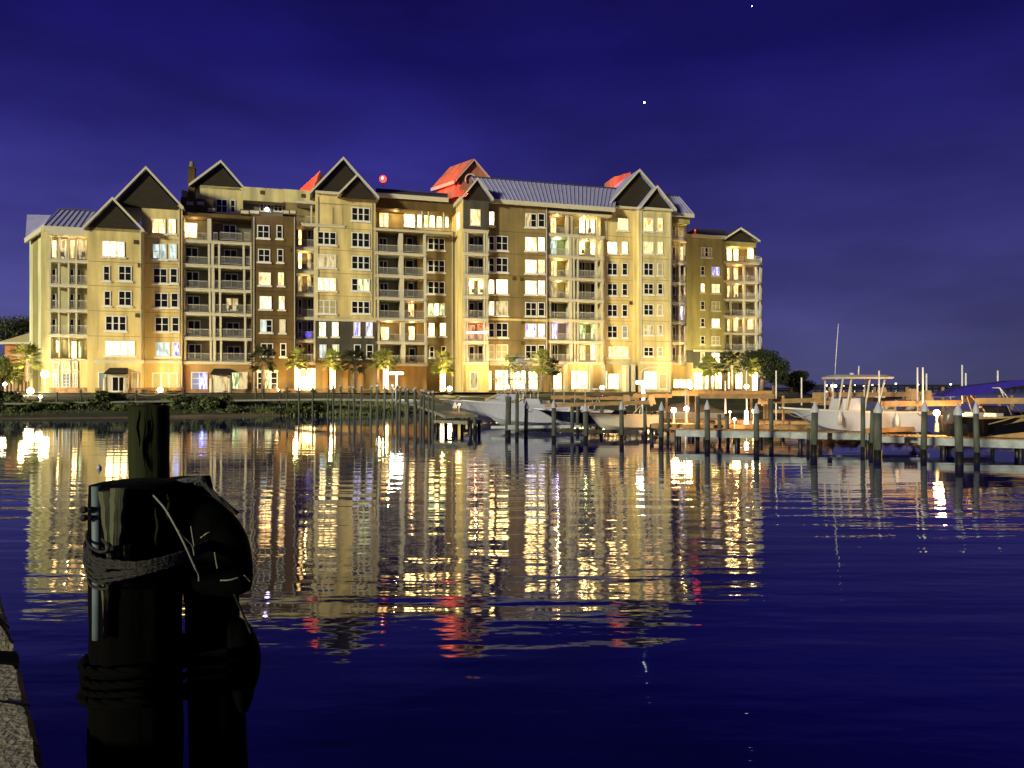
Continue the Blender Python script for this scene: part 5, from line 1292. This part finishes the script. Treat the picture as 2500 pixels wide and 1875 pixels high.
# ================================================================== foreground: mooring dolphin and seawall
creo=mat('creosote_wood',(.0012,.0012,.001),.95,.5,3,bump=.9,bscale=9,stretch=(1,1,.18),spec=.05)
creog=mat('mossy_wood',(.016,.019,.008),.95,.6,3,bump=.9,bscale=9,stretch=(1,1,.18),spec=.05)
split=mat('splintered_wood',(.05,.055,.028),.9,.55,7,bump=.9,bscale=16,stretch=(1,1,.10))
pipe=mat('pipe_pale',(.10,.135,.15),.6,.15,8); rubber=mat('tyre_rubber',(.0010,.0010,.0010),.9,.3,6,bump=.5,bscale=10,spec=.05)
ropeg=mat('rope_grey',(.05,.05,.056),.9,.35,30,bump=.8,bscale=60); roped=mat('rope_dark',(.012,.011,.009),.75,.4,30,bump=.8,bscale=60); ropel=mat('rope_thin',(.16,.16,.11),.8,.3,30)
def piling(label,top,bot,r0,r1,m,seed,nm='mooring_piling',path=None):
    rd_=random.Random(seed); top=Vector(top); bot=Vector(bot); n=30; ph=[rd_.uniform(0,6.3) for _ in range(6)]
    t=empty(nm,bot,0,label,'piling','old timber pilings lashed together in the foreground')
    nv=34; gr=[1+.03*math.sin(k*2.1+ph[0])+.025*math.sin(k*.9+ph[1])-(.05 if rd_.random()<.14 else 0) for k in range(nv)]
    def wob(i,k): return gr[k]+.012*math.sin(i*.8+k*.35+ph[2])+.008*math.sin(i*2.3+ph[3]+k)
    def at_(t):
        if not path: return bot.lerp(top,t)
        z=bot.z+(top.z-bot.z)*t
        for a_,b_ in zip(path[:-1],path[1:]):
            if b_.z<=z<=a_.z: return b_.lerp(a_,(z-b_.z)/(a_.z-b_.z))
        return path[0] if z>path[0].z else path[-1]
    g=MB(); g.tube([at_(i/n)-bot for i in range(n+1)]+[top-bot+Vector((0,0,.012))],[r1+(r0-r1)*i/n for i in range(n+1)]+[r0*.82],nv,0,True,wob)
    g.build('timber',m,t,True); return t
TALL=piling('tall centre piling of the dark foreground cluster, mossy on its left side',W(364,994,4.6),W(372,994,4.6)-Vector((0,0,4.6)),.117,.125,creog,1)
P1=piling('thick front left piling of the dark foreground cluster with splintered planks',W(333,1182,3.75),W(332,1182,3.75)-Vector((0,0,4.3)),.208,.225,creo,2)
piling('slimmer leaning right piling of the dark foreground cluster',W(453,1172,4.0),W(590,2900,4.0),.124,.17,creo,3,path=[W(453,1172,4.0),W(478,1300,4.0),W(517,1440,4.0),W(534,1870,4.0),W(590,2900,4.0)])
def board(px0,px1,py0,py1,D,m,name,label,tp=0,seed=0,th=.03,dt=0,bx=0):
    """a broken plank: ragged lower end, slight twist"""
    rd_=random.Random(seed); a=W(px0,py0,D); c=W(px1,py1,D-.02); n=9; g=MB(); vs=[]
    for i in range(n+1):
        t=i/n; z=a.z+(c.z-a.z)*t; xl=a.x+tp*t*(c.x-a.x)+bx*t+rd_.uniform(-.003,.003); xr=c.x-tp*.6*t*(c.x-a.x)+bx*t+rd_.uniform(-.004,.004)
        if xr-xl<.006: xr=xl+.006
        y=a.y+dt*math.sin(t*3)
        vs+= [(xl,y,z),((xl+xr)/2,y-th*.5,z+rd_.uniform(-.006,.006)),(xr,y,z),(xr,y+th,z),(xl,y+th,z)]
    fs=[(i*5+k,i*5+(k+1)%5,(i+1)*5+(k+1)%5,(i+1)*5+k) for i in range(n) for k in range(5)]+[(0,1,2,3,4),tuple(n*5+k for k in (4,3,2,1,0))]
    g.add(vs,fs); o=g.build(name,m,None,False,origin=Vector(vs[0])); return tag(o,label,'plank')
board(240,268,1200,1385,3.48,split,'splintered_plank','long splintered plank strapped to the front left piling, beside the pale pipe',.35,4,bx=.02)
board(268,296,1193,1332,3.47,split,'splintered_plank','short mossy splintered plank with ragged end on the front left piling',.2,5,bx=-.012)
board(298,312,1330,1400,3.50,creog,'splintered_plank','thin dark plank sliver below the mossy one',.4,8)
board(246,262,1425,1562,3.50,split,'splintered_plank','narrow plank strip hanging below the rope coil',.5,6,bx=-.006)
a=W(235,1188,3.58); g=MB(); g.tube([(0,0,0),(.004,0,-.4),(.004,0,-.74)],.022,14); o=g.build('pipe',pipe,None,True); o.location=a; tag(o,'pale blue grey pipe standing against the left side of the piling','pipe')
g=MB(); 
for (y,s) in ((1243,1),(1263,1)):
    p=W(228,y,3.55)-W(228,1243,3.55); g.cyl(p,p+Vector((-.035,-.02,0)),.012,.012,8); g.ball(p+Vector((-.035,-.02,0)),.018,8)
o=g.build('bolt',roped,None,True); o.location=W(228,1243,3.55); tag(o,'rusty bolt ends sticking out beside the pale pipe','bolt')
def shell(outline,D,th,label,name='rubber_fender',lean=0):
    """a thick bulging rubber body: outline at its own distance, domed front and back, ribbed rim"""
    P_=[W(x,y,D) for x,y in outline]; S=[]
    n=len(P_)
    for i in range(n):
        p0,p1,p2,p3=P_[i-1],P_[i],P_[(i+1)%n],P_[(i+2)%n]
        for k in range(4):
            t=k/4; S.append(.5*((2*p1)+(p2-p0)*t+(2*p0-5*p1+4*p2-p3)*t*t+(3*p1-p0-3*p2+p3)*t**3))
    c=sum(S,Vector())/len(S); m_=len(S); o=c.copy(); g=MB()
    prof=[(.0,-1.0),(.45,-.96),(.75,-.82),(.92,-.5),(.985,-.2),(1.0,0),(.985,.2),(.92,.5),(.75,.82),(.45,.96),(0,1.0)]
    vs=[]
    for a_,b_ in prof[1:-1]:
        for p in S: vs.append((p-c)*a_+Vector((0,b_*th,0)))
    fs=[(r_*m_+i,r_*m_+(i+1)%m_,(r_+1)*m_+(i+1)%m_,(r_+1)*m_+i) for r_ in range(len(prof)-3) for i in range(m_)]
    fs+=[tuple(range(m_))[::-1],tuple((len(prof)-3)*m_+i for i in range(m_))]
    g.add(vs,fs); ob=g.build(name,rubber,None,True); ob.location=o; return tag(ob,label,'fender','black rubber fenders hung on the right foreground piling')
shell([(452,1205),(500,1208),(530,1224),(562,1252),(590,1292),(606,1335),(614,1388),(613,1428),(606,1443),(572,1455),(520,1452),(460,1450),(446,1380),(442,1280)],3.86,.12,'upper bulging black rubber fender, flat bottomed, on the right foreground piling')
shell([(560,1500),(582,1508),(604,1524),(622,1558),(632,1602),(629,1655),(616,1694),(610,1722),(602,1738),(588,1730),(574,1690),(562,1610)],3.98,.10,'lower bulging black rubber fender tapering to a ragged tip')
for k,(x,y0,y1,D) in enumerate(((352,1010,1150,4.475),(338,1000,1090,4.48),(388,1030,1160,4.475),(300,1215,1300,3.525),(382,1240,1330,3.53),(410,1205,1270,3.55))):
    g=MB(); g.tube([W(x+3*math.sin(i*1.3+k),y0+(y1-y0)*i/6,D) for i in range(7)],[.001,.004,.005,.006,.005,.004,.001],5); o=g.build('wood_split',creo if k<3 else creog,TALL if k<3 else P1); o.location=-Vector((TALL if k<3 else P1).location)
# ropes
def rope(pts,r,m,label,name='rope',grp=None,lay=True):
    P_=[W(*p) for p in pts]
    # smooth
    S=[]
    for i in range(len(P_)-1):
        p0=P_[max(i-1,0)];p1=P_[i];p2=P_[i+1];p3=P_[min(i+2,len(P_)-1)]
        for k in range(6):
            t=k/6; S.append(.5*((2*p1)+(p2-p0)*t+(2*p0-5*p1+4*p2-p3)*t*t+(3*p1-p0-3*p2+p3)*t**3))
    S.append(P_[-1]); o=S[0].copy()
    g=MB()
    if lay and r>.008:
        L_=0
        for st in range(3):
            pts2=[]; L_=0
            for i,p in enumerate(S):
                if i: L_+=(p-S[i-1]).length
                d=(S[min(i+1,len(S)-1)]-S[max(i-1,0)]).normalized(); x=d.cross(Vector((.3,.2,1))).normalized(); y=d.cross(x)
                a=st*2.094+L_/(r*7)*2.094; pts2.append(p-o+(x*math.cos(a)+y*math.sin(a))*r*.5)
            g.tube(pts2,r*.62,6)
    else: g.tube([p-o for p in S],r,7)
    ob=g.build(name,m,None,True); ob.location=o; return tag(ob,label,'rope',grp)
rr=random.Random(11)
for i in range(8):
    dy=i*9-30; j=rr.uniform(-6,6)
    lab='strand of the dark rope bundle lashed round the foreground pilings'
    pts=[(225+j*.3,1300+dy*.35+rr.uniform(0,25),3.75),(212+rr.uniform(-6,5),1345+dy*.8,3.62),(228+rr.uniform(-6,6),1385+dy*.9,3.50),(270,1392+dy*.75+j,3.42),(340,1388+dy*.45+j,3.40),(420,1368+dy*.38,3.48),(480,1345+dy*.35,3.62),(545,1312+dy*.32,3.95),(545,1318+dy*.3,4.2)]
    rope(pts,.0085,roped,lab,grp='dark rope strands lashed round the foreground pilings')
for i in range(5):
    y=1330+i*24; rope([(212+rr.uniform(-6,4),y-25,3.6),(218+rr.uniform(-8,3),y,3.52),(245,y+18+rr.uniform(-6,6),3.45),(262+rr.uniform(0,14),y+8,3.44),(250,y-14,3.5)],.0075,roped,'tangled rope loop bulging at the left of the lashing',grp='tangled rope loops at the left of the lashing')
rope([(214,1295,3.6),(212,1315,3.58),(222,1335,3.56)],.008,roped,'frayed rope end sticking up above the lashing')
for i in range(4):
    rope([(330-i*2,1176+i*7,4.5),(345,1180+i*6,4.40),(375,1183+i*5,4.38),(405,1178+i*5,4.42),(412,1172+i*4,4.55)],.012 if i<2 else .009,ropeg,'pale grey rope turn tied round the foot of the tall centre piling',grp='pale rope turns round the tall piling')
rope([(396,1190,4.0),(410,1184,3.86),(440,1177,3.84),(470,1170,3.85),(492,1172,3.86),(496,1182,3.87),(484,1184,3.86),(480,1176,3.85)],.016,ropeg,'thick grey rope with knotted eye on top of the right piling')
rope([(398,1186,3.9),(400,1205,3.86),(408,1228,3.84),(420,1238,3.83)],.014,creog,'worn rope end hanging down from the right piling top')
rope([(336,1170,4.3),(352,1185,4.1),(364,1198,3.7),(388,1224,3.5),(405,1245,3.45),(432,1292,3.42),(456,1340,3.42),(476,1385,3.45),(485,1402,3.5),(486,1418,3.55)],.005,ropel,'thin pale line running diagonally down across the pilings',lay=False)
rope([(436,1295,3.42),(455,1316,3.44),(470,1334,3.48),(474,1356,3.5)],.003,ropel,'thin pale line branching from the diagonal line',lay=False)
rope([(466,1285,3.5),(470,1310,3.5),(474,1334,3.5)],.003,ropel,'thin pale line meeting the branch above the lashing',lay=False)
rope([(490,1313,3.55),(502,1304,3.54),(513,1299,3.55)],.0035,ropel,'short pale line across the upper fender',lay=False)
rope([(524,1348,3.52),(527,1368,3.52),(531,1388,3.53)],.0035,ropel,'short upright pale line on the upper fender',lay=False)
rope([(538,1417,3.5),(560,1416,3.5),(582,1410,3.52)],.0035,ropel,'pale line along the bottom of the upper fender',lay=False)
rope([(596,1404,3.55),(604,1412,3.56),(611,1420,3.58)],.003,ropel,'short pale line at the lower right rim of the upper fender',lay=False)
rope([(497,1180,3.86),(520,1204,3.8),(548,1228,3.78),(580,1255,3.78)],.012,roped,'dark rope from the piling top down over the upper fender')
rope([(572,1450,3.8),(585,1480,3.85),(602,1520,3.9),(612,1545,3.92)],.006,roped,'dark line from the upper fender to the lower fender',lay=False)
for i,y in enumerate((1617,1648,1672,1695)):
    rope([(200+6*(i%2),y+12,3.7),(230,y+24,3.5),(330,y+22,3.38),(440,y+6,3.6),(470,y-8,3.75),(560,y-25,3.8)],(.022,.016,.014,.024)[i],creo,'lower dark rope turn round the foreground pilings, number %s from the top'%('one','two','three','four')[i] if False else 'lower dark rope turn round the foreground pilings',grp='lower rope turns round the foreground pilings')
g=MB(); g.hexa([W(300,1612,4.1),W(500,1606,4.1),W(500,1606,4.25),W(300,1612,4.25),W(300,1546,4.1),W(500,1546,4.1),W(500,1546,4.25),W(300,1546,4.25)]); tag(g.build('cross_timber',creo),'black cross timber bolted between the two lower pilings','timber')
g=MB(); o0=W(216,1660,3.7); 
g.tube([Vector((0,0,.12)),Vector((-.012,0,.09)),Vector((-.01,0,-.05)),Vector((-.02,0,-.075)),Vector((0,0,-.1))],[.02,.035,.03,.045,.02],10); o=g.build('mooring_cleat',creo,None,True); o.location=o0; tag(o,'dark knob sticking out of the lower left side of the front piling','cleat')

# seawall cap at bottom left
conc=mat('concrete_cap',(.34,.31,.22),.95,.16,9,bump=.8,bscale=30); rust=mat('concrete_rusty_edge',(.10,.055,.03),.95,.4,6,bump=.8,bscale=25)
A_=Vector((-2.02,3.21,0)); Bv=Vector((-4.1,5.93,0)); dv=(Bv-A_).normalized(); nv=Vector((-dv.y,dv.x,0))
def slab(s0,s1,label):
    n=max(6,int((s1-s0)/.04)); g=MB(); rd_=random.Random(int(s0*10)+50); top=[];ed=[];lo=[];bk=[]
    for i in range(n+1):
        s=s0+(s1-s0)*i/n; j=rd_.uniform(-.004,.004)+.008*math.sin(s*5+1)*math.sin(s*13); p=A_+dv*s
        top.append(p+nv*(.03+j)+Vector((0,0,.855))); ed.append(p+nv*j*.6+Vector((0,0,.82))); lo.append(p+nv*.02+Vector((0,0,.50))); bk.append(p+nv*3.0+Vector((0,0,.855)))
    def strip(a,b_,mi): g.add(a+b_,[(i,i+1,n+1+i+1,n+1+i) for i in range(n)],mi)
    strip(bk,top,0); strip(top,ed,1); strip(ed,lo,1)
    e=[top,ed,lo,bk]
    for i in (0,n): g.add([top[i],ed[i],lo[i],bk[i]-Vector((0,0,.35)),bk[i]],[(0,1,2,3,4)],0)
    return g.build('seawall_cap',[conc,rust],sw)
sw=empty('seawall',A_+Vector((0,0,0)),0,'weathered concrete seawall cap with rusty edge at the bottom left corner','seawall')
for (a,c) in ((-7,.36),(.37,1.80),(2.06,9)): 
    o=slab(a,c,''); o.location=-Vector(sw.location)
g=MB(); 
def pw(s,nn,z): return A_+dv*s+nv*nn+Vector((0,0,z))-Vector(sw.location)
g.hexa([pw(-7,.12,-1.5),pw(14,.12,-1.5),pw(14,3,-1.5),pw(-7,3,-1.5),pw(-7,.12,.48),pw(14,.12,.48),pw(14,3,.48),pw(-7,3,.48)]); g.build('wall',creo,sw)
q=[WG(x,y,.868) for x,y in ((-60,1586),(40,1590),(47,1606),(45,1620),(28,1619),(-60,1612))]  # outline of a thin black band laid flat across the cap
g=MB(); g.add(q+[p+Vector((0,0,-.03)) for p in q],[tuple(range(6))]+[(i,i+6,(i+1)%6+6,(i+1)%6) for i in range(6)]); tag(g.build('black_band',creo),'flat black band lying across the seawall cap','strap')
for k,pts in enumerate((((-20,1500),(18,1545),(30,1570)),((0,1712),(40,1718),(72,1722)),((-10,1500),(8,1520),(22,1532)))):
    g=MB(); g.tube([WG(x,y,.858) for x,y in pts],.006,5); o=g.build('cap_crack',creo); o.parent=sw; o.location=-Vector(sw.location)
# rain streaks and stains on the stucco keep their place whatever the light
